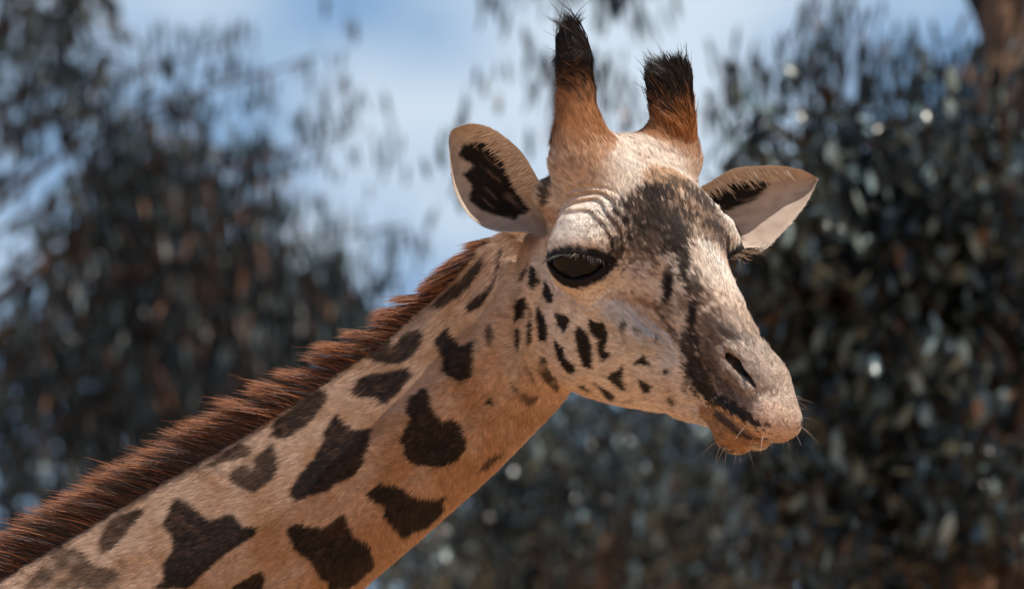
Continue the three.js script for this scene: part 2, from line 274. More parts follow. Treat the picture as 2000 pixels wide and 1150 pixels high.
const HEAD_MARKS = [[1,[-193,-178,-156],[0.73,0.33,-0.59],[11,17,-6,24,-13,6,-9,-22,5,-24,13,-1]],[1,[-173,-233,-162],[0.89,0.32,-0.32],[3,25,-4,11,-7,-9,-5,-27,5,-10,7,10]],[1,[-168,-209,-142],[0.62,0.12,-0.78],[13,45,-3,15,-12,-27,-6,-38,3,-15,6,20]],[1,[-144,-190,-133],[0.2,-0.04,-0.98],[21,31,4,23,-27,9,-32,-27,-1,-38,13,-9,22,12]],[1,[-69,-153,-134],[0.04,-0.05,-1],[33,2,2,17,-18,15,-19,-2,-12,-20,14,-13]],[1,[-140,-127,-133],[-0.05,0.02,-1],[21,18,-10,11,-27,-5,-7,-15,23,-9]],[1,[-200,-116,-135],[0.19,0.24,-0.95],[17,21,-1,17,-18,-4,-15,-23,0,-16,16,5]],[0.9,[-226,-116,-144],[0.41,0.49,-0.77],[2,22,-5,5,-1,-22,5,-6]],[1,[-1,-174,-119],[0.3,-0.19,-0.94],[24,34,-9,33,-23,12,-27,-39,-3,-45,12,-9,26,14]],[0.95,[38,-142,-113],[0.27,-0.27,-0.92],[34,32,15,30,-9,44,-21,19,-15,-20,-31,-19,-29,-29,-8,-49,3,-28,2,-4,23,3,38,20]],[1,[-54,-224,-122],[0.16,-0.25,-0.95],[33,25,0,24,-7,5,-33,2,-36,-12,-16,-31,2,-20,24,-6,34,13]],[0.7,[-125,-285,-108],[0.53,-0.45,-0.72],[14,31,-2,38,-6,15,-37,10,-13,-67,2,-39,19,-2,22,13]],[0.4,[-147,-300,-134],[0.98,0.11,-0.14],[9,19,-13,-13,-6,-13,10,6]],[0.9,[143,-142,-78],[0.28,-0.25,-0.93],[-7,19,-25,-2,21,-16,11,-1]],[0.85,[79,-208,-78],[0.31,-0.38,-0.87],[-13,41,-13,3,-22,-13,-7,-28,9,-19,29,-12,17,8,0,20]],[0.85,[-15,-272,-83],[0.42,-0.69,-0.6],[3,20,-16,-18,14,-1]],[0.85,[28,-262,-66],[0.37,-0.66,-0.65],[28,24,5,15,-26,7,-16,-20,1,-27,7,1]],[0.85,[151,-193,-60],[0.28,-0.36,-0.89],[20,12,-3,11,-20,10,-8,-12,10,-20]],[0.8,[206,-138,-62],[0.21,-0.16,-0.96],[7,4,-9,6,-6,-3,8,-7]],[0.7,[218,-191,-43],[0.22,-0.38,-0.9],[5,25,-4,5,-14,-3,3,-17,11,-10]],[0.7,[-145,-346,-136],[0.99,-0.04,-0.12],[33,26,13,10,-8,4,-34,1,-17,-16,-3,-19,15,-5]],[0.3,[76,-261,-45],[0.32,-0.75,-0.58],[15,1,-20,21,-12,-1,17,-21]],[0.95,[383,-176,-25],[0.28,-0.21,-0.94],[88,4,53,13,11,19,-52,25,-94,20,-78,0,-27,-28,15,-34,84,-20],"lowlip"],[0.9,[406,-162,-26],[0.21,0.2,-0.96],[62,4,28,9,-32,8,-72,4,-61,-4,-20,-9,30,-7,65,-6],"innerlip"],[0.95,[427,-135,-39],[0.16,-0.14,-0.98],[64,9,13,19,-38,24,-101,21,-76,-8,-10,-16,55,-23,92,-27],"rim"],[0.85,[407,-115,-48],[0.24,-0.14,-0.96],[131,4,98,-6,45,2,-15,17,-69,25,-118,16,-121,6,-100,6,-51,2,7,-8,80,-37,112,-27]],[0.9,[246,-5,-56],[0.21,0.18,-0.96],[17,16,3,22,-16,-13,-3,-25]],[0.95,[167,17,-71],[0.31,0.21,-0.93],[18,18,3,30,-15,5,-11,-18,0,-33,6,-3]],[0.6,[108,-100,-109],[0.33,-0.17,-0.93],[2,30,-13,24,-1,-19,10,-34,1,-1]],[0.5,[143,-80,-108],[0.43,0.35,-0.83],[9,7,-9,1,-8,-8,8,-1]],[0.6,[177,-85,-81],[0.75,0.05,-0.66],[7,3,-4,9,-5,-5,3,-7]]];  // dark band under the lip rim: lip skin plus painted crease shade
const HEAD_SOFT = [[[120,100,46],[0.47,0.7,0.53],[-41,-20,63],[88,-25,-44],"tan",0.5,0.3],[[311,25,-5],[0.42,0.91,-0.06],[-14,9,44],[77,-35,-1],"tan",0.8,0.3],[[401,-9,-30],[0.25,0.89,-0.39],[29,-4,9],[10,-9,-15],"tan",0.6,0.4],[[-79,158,-85],[0.5,0.69,-0.52],[33,13,49],[46,-45,-16],"tan",0.5,0.3],[[92,38,-99],[0.44,0.2,-0.88],[56,24,33],[13,-31,-1],"pale",0.6,0.4],[[2,79,159],[0.38,0.72,0.58],[-80,-39,101],[100,-9,-55],"pale",0.6,0.3],[[402,-88,-52],[-0.04,0.19,-0.98],[77,2,-3],[-7,-14,-2],"pale",0.55,1],[[-113,173,110],[0.72,0.6,0.33],[-14,-8,45],[18,-18,-6],"pale",0.7,0.3],[[-219,-55,-120],[-0.17,0.1,-0.98],[23,7,-3],[3,-41,-5],"pale",0.6,0.2],[[7,88,-143],[0.4,0.75,-0.53],[8,3,11],[17,-14,-7],"white",0.5,0.3],[[-27,90,-159],[0.14,0.8,-0.58],[74,8,29],[37,-30,-32],"white",0.85,0.2],[[186,76,25],[0.43,0.8,0.42],[-8,-6,20],[52,-10,-34],"white",0.9,0.2],[[-92,179,-53],[0.42,0.87,-0.26],[11,4,32],[31,-19,-13],"white",0.6,0.5],[[129,-92,-114],[0.38,-0.22,-0.9],[101,28,36],[-11,-55,9],"grey",0.7,0.3],[[193,-91,-70],[0.33,-0.04,-0.94],[45,-2,16],[-17,-45,-4],"grey",0.7,0.4],[[-183,-215,-170],[0.88,0.29,-0.37],[11,4,28],[42,-124,4],"greypale",0.8,0.2],[[4,181,-16],[0.22,0.95,-0.23],[21,8,52],[46,-16,-22],"orange",0.75,0.3],[[132,44,-78],[0.41,0.28,-0.87],[18,8,11],[14,-27,-2],"orange",0.4,0.6],[[-177,21,-132],[0.15,-0.1,-0.98],[40,18,4],[4,-23,3],"orange",0.55,0.5],[[108,-31,-98],[0.37,0.1,-0.92],[67,20,29],[2,-12,0],"orange",0.6,0.7],[[156,-51,-81],[0.29,0.17,-0.94],[55,3,17],[-1,-10,-2],"orange",0.5,0.6],[[-149,216,-117],[0.73,0.65,-0.22],[17,6,71],[39,-48,-11],"orange",0.5,0.5],[[-118,153,-144],[0.77,0.15,-0.62],[29,12,39],[10,-39,3],"orange",0.35,0.5],[[-160,230,95],[0.8,0.54,-0.24],[14,5,57],[22,-34,-5],"orange",0.5,0.5],[[295,-3,-48],[0.21,0.28,-0.94],[51,0,12],[-3,-29,-9],"greybrown",0.7,0.7],[[320,-77,-50],[0.1,-0.02,-1],[50,29,4],[34,-50,4],"greybrown",0.85,0.5],[[386,-79,-49],[-0.14,-0.05,-0.99],[136,33,-21],[-26,-51,6],"greybrown",0.85,0.5],[[446,-83,-51],[-0.07,0.29,-0.95],[124,11,-5],[-7,-26,-8],"greybrown",0.8,0.5],[[472,-30,-21],[0.73,0.68,-0.04],[-4,6,28],[27,-29,7],"greypurple",0.7,0.4],[[390,-24,-42],[0.36,-0.84,-0.4],[86,58,-27],[-55,-64,69],"greypurple",0.55,0.5],[[526,-90,-35],[0.77,0.41,-0.49],[26,-6,35],[9,-32,-13],"lip",0.75,0.5],[[536,-118,-10],[0.98,-0.21,-0.06],[1,-8,47],[-6,-29,5],"lip",0.85,0.5],[[462,-150,-20],[0.18,0.16,-0.97],[93,5,18],[-2,-10,-2],"orangelip",0.95,0.2],[[414,-149,-26],[-0.06,0.41,-0.91],[86,9,-1],[0,-7,-3],"orangelip",0.9,0.2],[[401,-183,-33],[0.2,-0.07,-0.98],[83,14,16],[-8,-30,1],"orangelip",0.95,0.3],[[348,-158,-25],[0,0.43,-0.9],[48,2,1],[-1,-9,-4],"orangelip",0.8,0.4],[[-266,-64,-115],[-0.08,0.7,-0.71],[36,11,7],[54,-29,-34],"orangelip",0.45,0.5],[[64,111,-77],[0.43,0.64,-0.64],[74,31,80],[63,-64,-21],"brown",0.8,0.5],[[245,34,-43],[0.33,0.6,-0.73],[33,-7,9],[2,-17,-14],"brown",0.6,1],[[177,-12,-73],[0.28,0.1,-0.95],[17,5,6],[4,-24,-2],"brown",0.7,0.7],[[223,8,-59],[0.21,0.15,-0.97],[32,14,9],[11,-23,-1],"brown",0.5,0.8],[[149,-29,-82],[0.31,0.02,-0.95],[55,7,18],[-1,-10,-1],"brown",0.6,0.8],[[195,-47,-70],[0.23,0,-0.97],[47,-8,11],[-5,-9,-1],"brown",0.7,0.8],[[341,2,-30],[0.43,0.67,-0.6],[45,-10,21],[4,-11,-9],"darkgrey",0.7,0.7],[[370,-195,-35],[-0.08,-0.2,-0.98],[49,9,-6],[-21,-26,7],"speck",0.8,1],[[20,158,-52],[0.35,0.75,-0.55],[25,10,30],[18,-14,-7],"dark",1,0.7],[[29,174,10],[0.41,0.9,0.14],[4,-10,51],[18,-6,-12],"dark",0.7,0.9],[[26,138,-74],[0.39,0.69,-0.61],[37,21,49],[19,-15,-5],"dark",0.8,1],[[64,127,-57],[0.46,0.74,-0.5],[36,14,54],[20,-17,-7],"dark",0.9,0.9],[[72,106,-78],[0.44,0.61,-0.66],[33,25,45],[13,-11,-2],"dark",0.85,0.9],[[114,105,-44],[0.48,0.74,-0.47],[15,6,25],[44,-39,-16],"dark",1,0.5],[[167,69,-48],[0.39,0.65,-0.66],[8,5,10],[40,-32,-8],"dark",0.95,0.5],[[95,87,-77],[0.47,0.51,-0.72],[45,0,30],[10,-26,-12],"dark",0.65,1],[[210,45,-49],[0.33,0.57,-0.75],[9,13,14],[35,-18,1],"dark",0.8,1],[[163,25,-71],[0.31,0.21,-0.93],[14,5,6],[12,-34,-4],"dark",0.9,0.5],[[245,-3,-56],[0.19,0.11,-0.98],[11,6,3],[14,-22,0],"dark",0.95,0.5],[[46,56,-129],[0.82,0.3,-0.49],[4,7,11],[13,-21,8],"dark",0.9,0.5],[[209,-57,-67],[0.21,-0.01,-0.98],[40,-7,9],[-5,-8,-1],"dark",0.45,0.9],[[263,-66,-57],[0.15,-0.01,-0.99],[27,13,4],[23,-53,4],"dark",0.95,0.6],[[292,-106,-51],[0.13,-0.12,-0.99],[38,26,2],[26,-30,7],"dark",0.9,0.7],[[325,-124,-43],[0.14,-0.29,-0.95],[49,3,6],[-18,-25,5],"dark",0.85,0.7],[[410,-100,-54],[-0.09,0.11,-0.99],[114,14,-9],[-11,-23,-1],"dark",0.5,1],[[-205,70,-150],[0.31,0.31,-0.9],[11,3,5],[14,-33,-6],"dark",0.9,0.4]];
const HEAD_DOTS = [[-150,196,2],[-134,195,0],[-141,195,16],[-147,196,31],[-117,193,-2],[-121,193,12],[-113,191,-15],[-104,190,-5],[-98,188,8],[-88,186,-10],[-118,191,26],[-133,193,45],[-97,186,-22],[-139,196,-11],[-82,183,-23],[-112,188,36]];
// ---------------------------------------------------------------- coat colours (linear)
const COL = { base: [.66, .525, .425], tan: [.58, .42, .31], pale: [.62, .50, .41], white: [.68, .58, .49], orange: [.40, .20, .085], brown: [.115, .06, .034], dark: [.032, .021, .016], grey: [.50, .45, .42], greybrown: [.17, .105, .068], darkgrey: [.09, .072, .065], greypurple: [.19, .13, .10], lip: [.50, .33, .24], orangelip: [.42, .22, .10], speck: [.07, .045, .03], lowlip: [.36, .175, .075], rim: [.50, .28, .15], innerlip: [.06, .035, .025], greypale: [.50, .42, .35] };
const frameOf = (n) => { const t = nrm(cross(Math.abs(n[1]) < .9 ? [0, 1, 0] : [1, 0, 0], n)); return [t, cross(n, t)]; };
const prepMarks = (L) => L.map(([s, c, n, o, ck]) => { const [t, b] = frameOf(nrm(n)); let R = 0; for (let i = 0; i < o.length; i += 2) R = Math.max(R, Math.hypot(o[i], o[i + 1])); return { s, c, n: nrm(n), t, b, o, R, col: ck && COL[ck] }; });
const NM = prepMarks(NECK_MARKS), HMA = prepMarks(HEAD_MARKS), HM = HMA.filter((m) => !m.col), HC = HMA.filter((m) => m.col).map((m) => [m]);
const HS = HEAD_SOFT.map(([c, n, A, B, k, s, g]) => ({ c, n: nrm(n), A, B, ia: 1 / dot(A, A), ib: 1 / dot(B, B), R: 1.3 * Math.max(len(A), len(B)), col: COL[k], s, g }));
function sdPoly(x, y, o) { // signed distance to an outline
  let d = 1e18, inside = false; const n = o.length;
  for (let i = 0, j = n - 2; i < n; j = i, i += 2) {
    const xi = o[i], yi = o[i + 1], xj = o[j], yj = o[j + 1], ex = xj - xi, ey = yj - yi, wx = x - xi, wy = y - yi, t = Math.min(1, Math.max(0, (wx * ex + wy * ey) / (ex * ex + ey * ey || 1))), bx = wx - ex * t, by = wy - ey * t;
    d = Math.min(d, bx * bx + by * by); if ((yi > y) !== (yj > y) && x < (xj - xi) * (y - yi) / (yj - yi) + xi) inside = !inside;
  }
  return inside ? -Math.sqrt(d) : Math.sqrt(d);
}
function markWeight(p, L, jag) {
  let w = 0;
  for (const m of L) {
    const q = [p[0] - m.c[0], p[1] - m.c[1], p[2] - m.c[2]], R = m.R + 14; if (q[0] * q[0] + q[1] * q[1] + q[2] * q[2] > R * R * 1.7) continue;
    if (Math.abs(dot(q, m.n)) > m.R * 0.9 + 14) continue;
    const d = sdPoly(dot(q, m.t), dot(q, m.b), m.o) + jag;
    w = Math.max(w, m.s * (1 - sstep(-3.5, 2.5, d)) * (m.s < .8 ? Math.min(1, .9 + 1.1 * noise(p[0] * .035, p[1] * .035, p[2] * .035) + .5 * noise(p[0] * .12, p[1] * .12, p[2] * .12)) : 1));
  }
  return w;
}
const lerp3 = (a, b, t) => [a[0] + (b[0] - a[0]) * t, a[1] + (b[1] - a[1]) * t, a[2] + (b[2] - a[2]) * t];
function voronoi(x, y, z) { // distance difference of the two nearest cells
  const ix = Math.floor(x), iy = Math.floor(y), iz = Math.floor(z); let a = 9, b = 9;
  for (let k = -1; k < 2; k++) for (let j = -1; j < 2; j++) for (let i = -1; i < 2; i++) {
    const cx = ix + i, cy = iy + j, cz = iz + k, h = (s) => { const v = Math.sin(cx * 127.1 + cy * 311.7 + cz * 74.7 + s) * 43758.5453; return v - Math.floor(v); };
    const d = Math.hypot(cx + h(1) - x, cy + h(2) - y, cz + h(3) - z); if (d < a) { b = a; a = d; } else if (d < b) b = d;
  }
  return b - a;
}
function coatColor(p) {
  const h = toHead(p), f = h[0], u = h[1], l = h[2], al = Math.abs(l), nc = neckCoord(p), ns = nc.s, nz = nc.z, nv = nc.v / nc.rv;
  const jag = 3.2 * noise(p[0] * .09, p[1] * .09, p[2] * .09) + 2.2 * noise(p[0] * .25, p[1] * .25, p[2] * .25);
  const onHead = sstep(-300, -200, f + 0.25 * u + 40 * noise(p[0] * .01, p[1] * .01, p[2] * .01)) * sstep(-420, -350, u);
  // neck
  const n1 = fbm(p[0] * .012, p[1] * .012, p[2] * .012, 3), n2 = noise(p[0] * .12, p[1] * .12, p[2] * .12);
  let c = lerp3([.36, .195, .105], [.50, .34, .245], sstep(-.3, .5, n1 + .25 * n2 + .25 * nv));  // paler nape, browner throat: sun and ground bounce painted in with real pigment
  let w = 0;
  if (p[0] > -1080) w = markWeight([p[0], p[1], nc.c[2] + Math.abs(nz)], NM, jag);
  const out = 1 - sstep(-1060, -1010, p[0] - 0.15 * p[1] - 80);
  if (out > 0) w = Math.max(w, out * sstep(.10, .16, voronoi(p[0] * .0045 + .2 * n1, p[1] * .0045, p[2] * .0045)));
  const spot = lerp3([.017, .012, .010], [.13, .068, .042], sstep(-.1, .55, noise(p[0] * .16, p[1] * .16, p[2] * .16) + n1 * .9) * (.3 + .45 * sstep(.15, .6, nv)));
  if (onHead <= 0) return lerp3(c, spot, w);
  let k = lerp3(COL.base, COL.tan, sstep(-.25, .45, fbm(f * .012, u * .012, l * .012, 3)));
  k = lerp3(k, [.55, .36, .24], sstep(-230, -330, u + 30 * n1));
  const fine = noise(f * .06, u * .14, l * .14), fine2 = noise(f * .16 + 9, u * .3, l * .3);
  for (const m of HS) for (let side = 0; side < (m.c[2] < -60 ? 2 : 1); side++) {
    const q = [f - m.c[0], u - m.c[1], (side ? -l : l) - m.c[2]]; if (q[0] * q[0] + q[1] * q[1] + q[2] * q[2] > m.R * m.R * 1.6) continue;
    const z = dot(q, m.n); if (Math.abs(z) > m.R * .7) continue;
    const a = dot(q, m.A) * m.ia, b = dot(q, m.B) * m.ib, r = Math.sqrt(a * a + b * b + z * z / (m.R * m.R) * .5) + m.g * (fine * .9 + fine2 * .7);
    k = lerp3(k, m.col, m.s * (1 - sstep(.68, 1.12, r)));
  }
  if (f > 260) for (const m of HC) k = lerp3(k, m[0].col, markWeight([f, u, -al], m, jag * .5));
  const wm = markWeight([f, u, -al], HM, jag * (.8 + 2 * sstep(250, 340, f)) + 11 * sstep(290, 340, f) * (fine + .5 * fine2)); k = lerp3(k, [.018, .013, .011], wm);
  for (const d of HEAD_DOTS) { const e = Math.hypot(f - d[0], u - d[1], l - d[2]); if (e < 6) k = lerp3(k, COL.brown, .8 * (1 - sstep(2, 4.5, e))); }
  // eye and nostril skin; mouth groove dark with lip skin and painted shade
  const hs = [f, u, al], eb = Math.hypot(f - EYE[0], u - EYE[1], al - EYE[2]);
  if (eb < 130) { const [em, ea, ebb, ec] = eyeOpening(hs); if (ec > 0) k = lerp3(k, [.012, .010, .010], 1 - sstep(12, 23, em + 5 * fine + (ebb > 0 ? 2 : -3) - 8 * sstep(20, 70, ea))); }
  const sl = Math.min(cone(hs, [358, -29, 44], [397, -34, 41], 6, 9), cone(hs, [397, -34, 41], [466, -49, 36], 9, 4), cone(hs, [384, -36, 34], [438, -48, 22], 10, 8));
  k = lerp3(k, [.035, .026, .022], 1 - sstep(-1, 3, sl));
  const ml = mouthLine(hs); k = lerp3(k, [.06, .032, .024], .95 * (1 - sstep(-1, 3, ml)));
  // horns: rust brown below, black at the crown
  for (const s of ['near', 'far']) { const H = HORN[s], ax = nrm(sub(H[2], H[0])), q = sub(h, H[0]), t = dot(q, ax) / len(sub(H[2], H[0])), off = len(sub(q, [ax[0] * dot(q, ax), ax[1] * dot(q, ax), ax[2] * dot(q, ax)])); if (off < 75 && t > -.25) { k = lerp3(k, [.32, .125, .042], sstep(-.22, .3, t + .25 * fine) * .92); k = lerp3(k, [.018, .013, .011], sstep(.5, .9, t + .4 * fine + .25 * fine2)); } }
  return lerp3(lerp3(lerp3(c, k, onHead), spot, w), [.018, .013, .011], wm);
}
function hairFlow(p) { // lie of the coat: [direction, length]
  const h = toHead(p), f = h[0], u = h[1], l = h[2], nc = neckCoord(p), t = nc.t; let d = [t[0], t[1], 0], L = 12 + 10 * Math.max(0, nc.v / nc.rv);
  if (f > -260) {
    let q = [-1, .15, 0], m = 13;
    if (u > 60 && f < 40) q = [-.8, .6, 0];
    if (u < -120 && f < 300) q = [-.9, -.45, 0];
    if (f > 290) { const al = Math.abs(l), nd = Math.min(hyp(f - 390, u + 48, al - 48), hyp(f - 440, u + 58, al - 42)); m = mix(4, f < 440 && u > -95 ? 13 : u > -160 ? 4 : 8, sstep(25, 60, nd)); q = [-1, .1, 0]; }
    for (const s of ['near', 'far']) { const H = HORN[s], e = sub(h, H[1]); if (len(e) < 120 && u > 165) { q = nrm(sub(H[2], H[0])); q = add(q, [0, 0, -.45]); m = 22; } }
    { const er = hyp(f - EYE[0], u - EYE[1], Math.abs(l) - EYE[2]); m = mix(5, m, sstep(110, 165, er)); }
    const b = sstep(-260, -180, f), w = add(add([FW[0] * q[0], FW[1] * q[0], FW[2] * q[0]], UP, q[1]), SD, q[2]);
    d = lerp3(d, w, b); L = mix(L, m, b);
  }
  return [nrm(d), L];
}
// ---------------------------------------------------------------- ears: cupped leaves with thickness, in the same mesh
const EARS = [
  { o: [35, 180, -72], a: [-.74, .67, .22], w: [-.67, -.74, .10], n: [.20, -.02, .97], s: 1, rows: [[-70, -34, 34], [-40, -40, 44], [-12, -42, 66], [8, -40, 84], [40, -50, 98], [82, -61, 99], [131, -60, 79], [160, -54, 54], [182, -42, 32], [196, -26, 18], [205, -8, 4]],
    dark: [168, 0, 144, -32, 102, -36, 60, -16, 20, -4, -20, 4, -10, 40, 23, 58, 58, 72, 88, 76, 100, 46, 128, 46, 124, 16, 158, 24] },
  { o: [400, 165, -228], a: [.96, .28, -.34], w: [.28, -.96, .10], n: [.35, -.05, .93], s: -1, rows: [[-110, -30, 30], [-60, -44, 50], [-5, -56, 74], [30, -66, 94], [61, -69, 101], [95, -62, 86], [130, -53, 65], [165, -38, 42], [186, -25, 24], [198, -13, 11], [205, -4, 3]],
    dark: [128, -14, 100, -34, 60, -40, 20, -34, -30, -10, -60, 30, -10, 80, 46, 74, 50, 46, 20, 26, 56, 16, 100, 8] },
];
function buildEar(E) {
  const NA = 46, NT = 34, rows = spline(E.rows.map((r) => r[0]), E.rows.map((r) => [r[1], r[2]])), a0 = E.rows[0][0], a1 = E.rows[E.rows.length - 1][0], pos = [], uvw = [], idx = [], K = DIST * PPM, n = nrm(E.n);
  for (let side = 0; side < 2; side++) for (let i = 0; i <= NA; i++) for (let j = 0; j <= NT; j++) {
    const q = i / NA, a = a0 + (a1 - a0) * (1 - Math.pow(1 - q, 1.35)), r = rows(a), t = j / NT, w = mix(r[0], r[1], t), e = 2 * t - 1, hw = (r[1] - r[0]) / 2;
    const root = 1 - sstep(-20, 90, a), cup = -(1 - Math.pow(Math.abs(e), 2.2)) * hw * (.62 + .5 * root) - 10 * sstep(120, 205, a), wav = 2.5 * noise(a * .03, w * .03, E.s * 4);
    const roll = e < 0 ? 10 * Math.pow(-e, 5) : 7 * Math.pow(e, 6), th = side ? 1.2 + 5.5 * (1 - Math.pow(Math.abs(e), 5)) * sstep(0, .12, 1 - q) : 0;
    const dn = cup + wav + roll - th + 2.6 * Math.sin(w * .16 + .04 * a + 1.5 * noise(a * .02, w * .02, 5)) * sstep(170, 60, a) * (1 - e * e);
    let p = [E.o[0] + E.a[0] * a + E.w[0] * w + n[0] * dn, E.o[1] + E.a[1] * a + E.w[1] * w + n[1] * dn, E.o[2] + E.a[2] * a + E.w[2] * w + n[2] * dn];
    const k = (K - p[2]) / K; p = [p[0] * k, p[1] * k, p[2]];
    pos.push(...p); uvw.push([a, w, e, side]);
  }
  const S = (NA + 1) * (NT + 1), at = (s, i, j) => s * S + i * (NT + 1) + j, tri = (x, y, z, s) => (s * E.s > 0 ? idx.push(x, z, y) : idx.push(x, y, z));
  for (let s = 0; s < 2; s++) for (let i = 0; i < NA; i++) for (let j = 0; j < NT; j++) { const A = at(s, i, j), B = at(s, i + 1, j), C = at(s, i + 1, j + 1), D = at(s, i, j + 1), o = s ? -1 : 1; tri(A, B, C, o); tri(A, C, D, o); }
  for (let i = 0; i < NA; i++) for (const [j, o] of [[0, -1], [NT, 1]]) { tri(at(0, i, j), at(0, i + 1, j), at(1, i + 1, j), o); tri(at(0, i, j), at(1, i + 1, j), at(1, i, j), o); }
  for (let j = 0; j < NT; j++) { tri(at(0, NA, j), at(1, NA, j + 1), at(0, NA, j + 1), 1); tri(at(0, NA, j), at(1, NA, j), at(1, NA, j + 1), 1); }
  const col = [];
  for (const [a, w, e, side] of uvw) {
    const g = noise(a * .05, w * .05, E.s), g2 = noise(a * .14, w * .14, 3);
    let c = side ? lerp3([.44, .28, .18], COL.pale, .3 + .5 * g) : lerp3([.68, .56, .465], [.58, .45, .365], sstep(-.3, .5, g));
    if (!side) { c = lerp3(c, [.016, .013, .012], 1 - sstep(-4, 3, sdPoly(a, w, E.dark) + 4 * g2 + 2 * g)); const v = noise(a * .02, w * .11, 8); c = lerp3(c, [.36, .24, .18], .35 * sstep(.25, .5, v)); }
    c = lerp3(c, COL.white, sstep(.86, .97, Math.abs(e)) * .7); col.push(...c);
  }
  return { pos, idx, col, uvw };
}
// ---------------------------------------------------------------- the body mesh
const BASE = (() => { const s = toWorld([-1500, -1330, NZ]); return [s[0] - 0.7, 0, s[2]]; })();
const giraffe = new THREE.Group(); giraffe.name = 'giraffe'; giraffe.position.set(...BASE);
giraffe.userData = { label: 'brown-spotted giraffe with two tufted horns, cupped ears and a reddish brown mane', category: 'giraffe' };
scene.add(giraffe);
const place = (p) => { const w = toWorld(p); return [w[0] - BASE[0], w[1] - BASE[1], w[2] - BASE[2]]; };
const turn = (n) => [n[0], n[1] * cP - n[2] * sP, n[1] * sP + n[2] * cP];
function geom(pos, nor, col, idx) {
  const g = new THREE.BufferGeometry(), N = pos.length / 3, P = new Float32Array(pos.length), Q = nor && new Float32Array(pos.length);
  for (let i = 0; i < N; i++) { P.set(place([pos[3 * i], pos[3 * i + 1], pos[3 * i + 2]]), 3 * i); if (nor) Q.set(turn([nor[3 * i], nor[3 * i + 1], nor[3 * i + 2]]), 3 * i); }
  g.setAttribute('position', new THREE.BufferAttribute(P, 3)); if (idx) g.setIndex(idx.length > 65535 ? new THREE.BufferAttribute(Uint32Array.from(idx), 1) : idx);
  if (nor) g.setAttribute('normal', new THREE.BufferAttribute(Q, 3)); else g.computeVertexNormals();
  if (col) g.setAttribute('color', new THREE.BufferAttribute(Float32Array.from(col), 3));
  return g;
}
const stage = (s) => console.log(s);
const hide = surfaceNets(...(BOX ?? [[-1120, -800, -460], [600, 620, 500]]), CELL, true);
stage('hide ' + hide.pos.length / 3);
const rest = surfaceNets([-5200, -5600, -2600], [-1085, -560, 1600], 26, false);
const hideCol = [], hideNor = [];
for (let i = 0; i < hide.pos.length; i += 3) { const p = [hide.pos[i], hide.pos[i + 1], hide.pos[i + 2]]; hideCol.push(...coatColor(p)); hideNor.push(...gradient(p)); }
const restCol = [], restNor = [];
for (let i = 0; i < rest.pos.length; i += 3) { const p = [rest.pos[i], rest.pos[i + 1], rest.pos[i + 2]]; restCol.push(...coatColor(p)); restNor.push(...gradient(p, 8)); }
stage('coloured');
const ears = EARS.map(buildEar);
const coatMat = new THREE.MeshPhysicalMaterial({ vertexColors: true, roughness: 0.8, specularIntensity: 0.25 });
const earMat = new THREE.MeshPhysicalMaterial({ vertexColors: true, roughness: 0.95, transmission: 0.45, thickness: 0, specularIntensity: 0.3 });
{
  const bodyG = mergeGeometries([geom(hide.pos, hideNor, hideCol, hide.idx), geom(rest.pos, restNor, restCol, rest.idx)]);
  const earG = mergeGeometries(ears.map((e) => geom(e.pos, null, e.col, e.idx)));
  for (const g of [bodyG, earG]) if (g.index.array instanceof Uint16Array) g.setIndex(new THREE.BufferAttribute(Uint32Array.from(g.index.array), 1));
  const m = new THREE.Mesh(mergeGeometries([bodyG, earG], true), [coatMat, earMat]);
  m.name = 'body'; giraffe.add(m);
}
const part = (name, g, mat, parent = giraffe, extra) => { const m = new THREE.Mesh(g, mat); m.name = name; if (extra) Object.assign(m.userData, extra); parent.add(m); return m; };
// ---------------------------------------------------------------- eyes
for (const s of [-1, 1]) {
  const ax = nrm(add(add([FW[0] * EYE_AX[0], FW[1] * EYE_AX[0], FW[2] * EYE_AX[0]], UP, EYE_AX[1] - .22), SD, s * EYE_AX[2])), c = fromHead([EYE[0], EYE[1], s * EYE[2]]), [t, b] = frameOf(ax);
  const NR = 40, NS = 64, pos = [], col = [], idx = [], nor = [];
  for (let i = 0; i <= NR; i++) for (let j = 0; j <= NS; j++) {
    const th = i / NR * Math.PI * .62, ph = j / NS * 2 * Math.PI, x = Math.sin(th) * Math.cos(ph), y = Math.sin(th) * Math.sin(ph), z = Math.cos(th), n = add(add([ax[0] * z, ax[1] * z, ax[2] * z], t, x), b, y);
    pos.push(...add(c, n, EYE_R - 1.5)); nor.push(...n);
    const pu = Math.hypot(x / .40, y / .20), ir = Math.hypot(x, y) / .56, v = noise(ph * 9, th * 4, 2);
    let k = lerp3([.005, .003, .002], [.012, .006, .004], .5 + v); k = lerp3(k, [.004, .004, .005], 1 - sstep(.9, 1.05, pu)); k = lerp3(k, [.012, .008, .007], sstep(.92, 1.05, ir)); col.push(...k);
  }
  for (let i = 0; i < NR; i++) for (let j = 0; j < NS; j++) { const a = i * (NS + 1) + j, d = a + NS + 1; idx.push(a, d, d + 1, a, d + 1, a + 1); }
  part('eye', geom(pos, nor, col, idx), new THREE.MeshPhysicalMaterial({ vertexColors: true, roughness: .8, specularIntensity: 0, clearcoat: .3, clearcoatRoughness: .02 }));
}
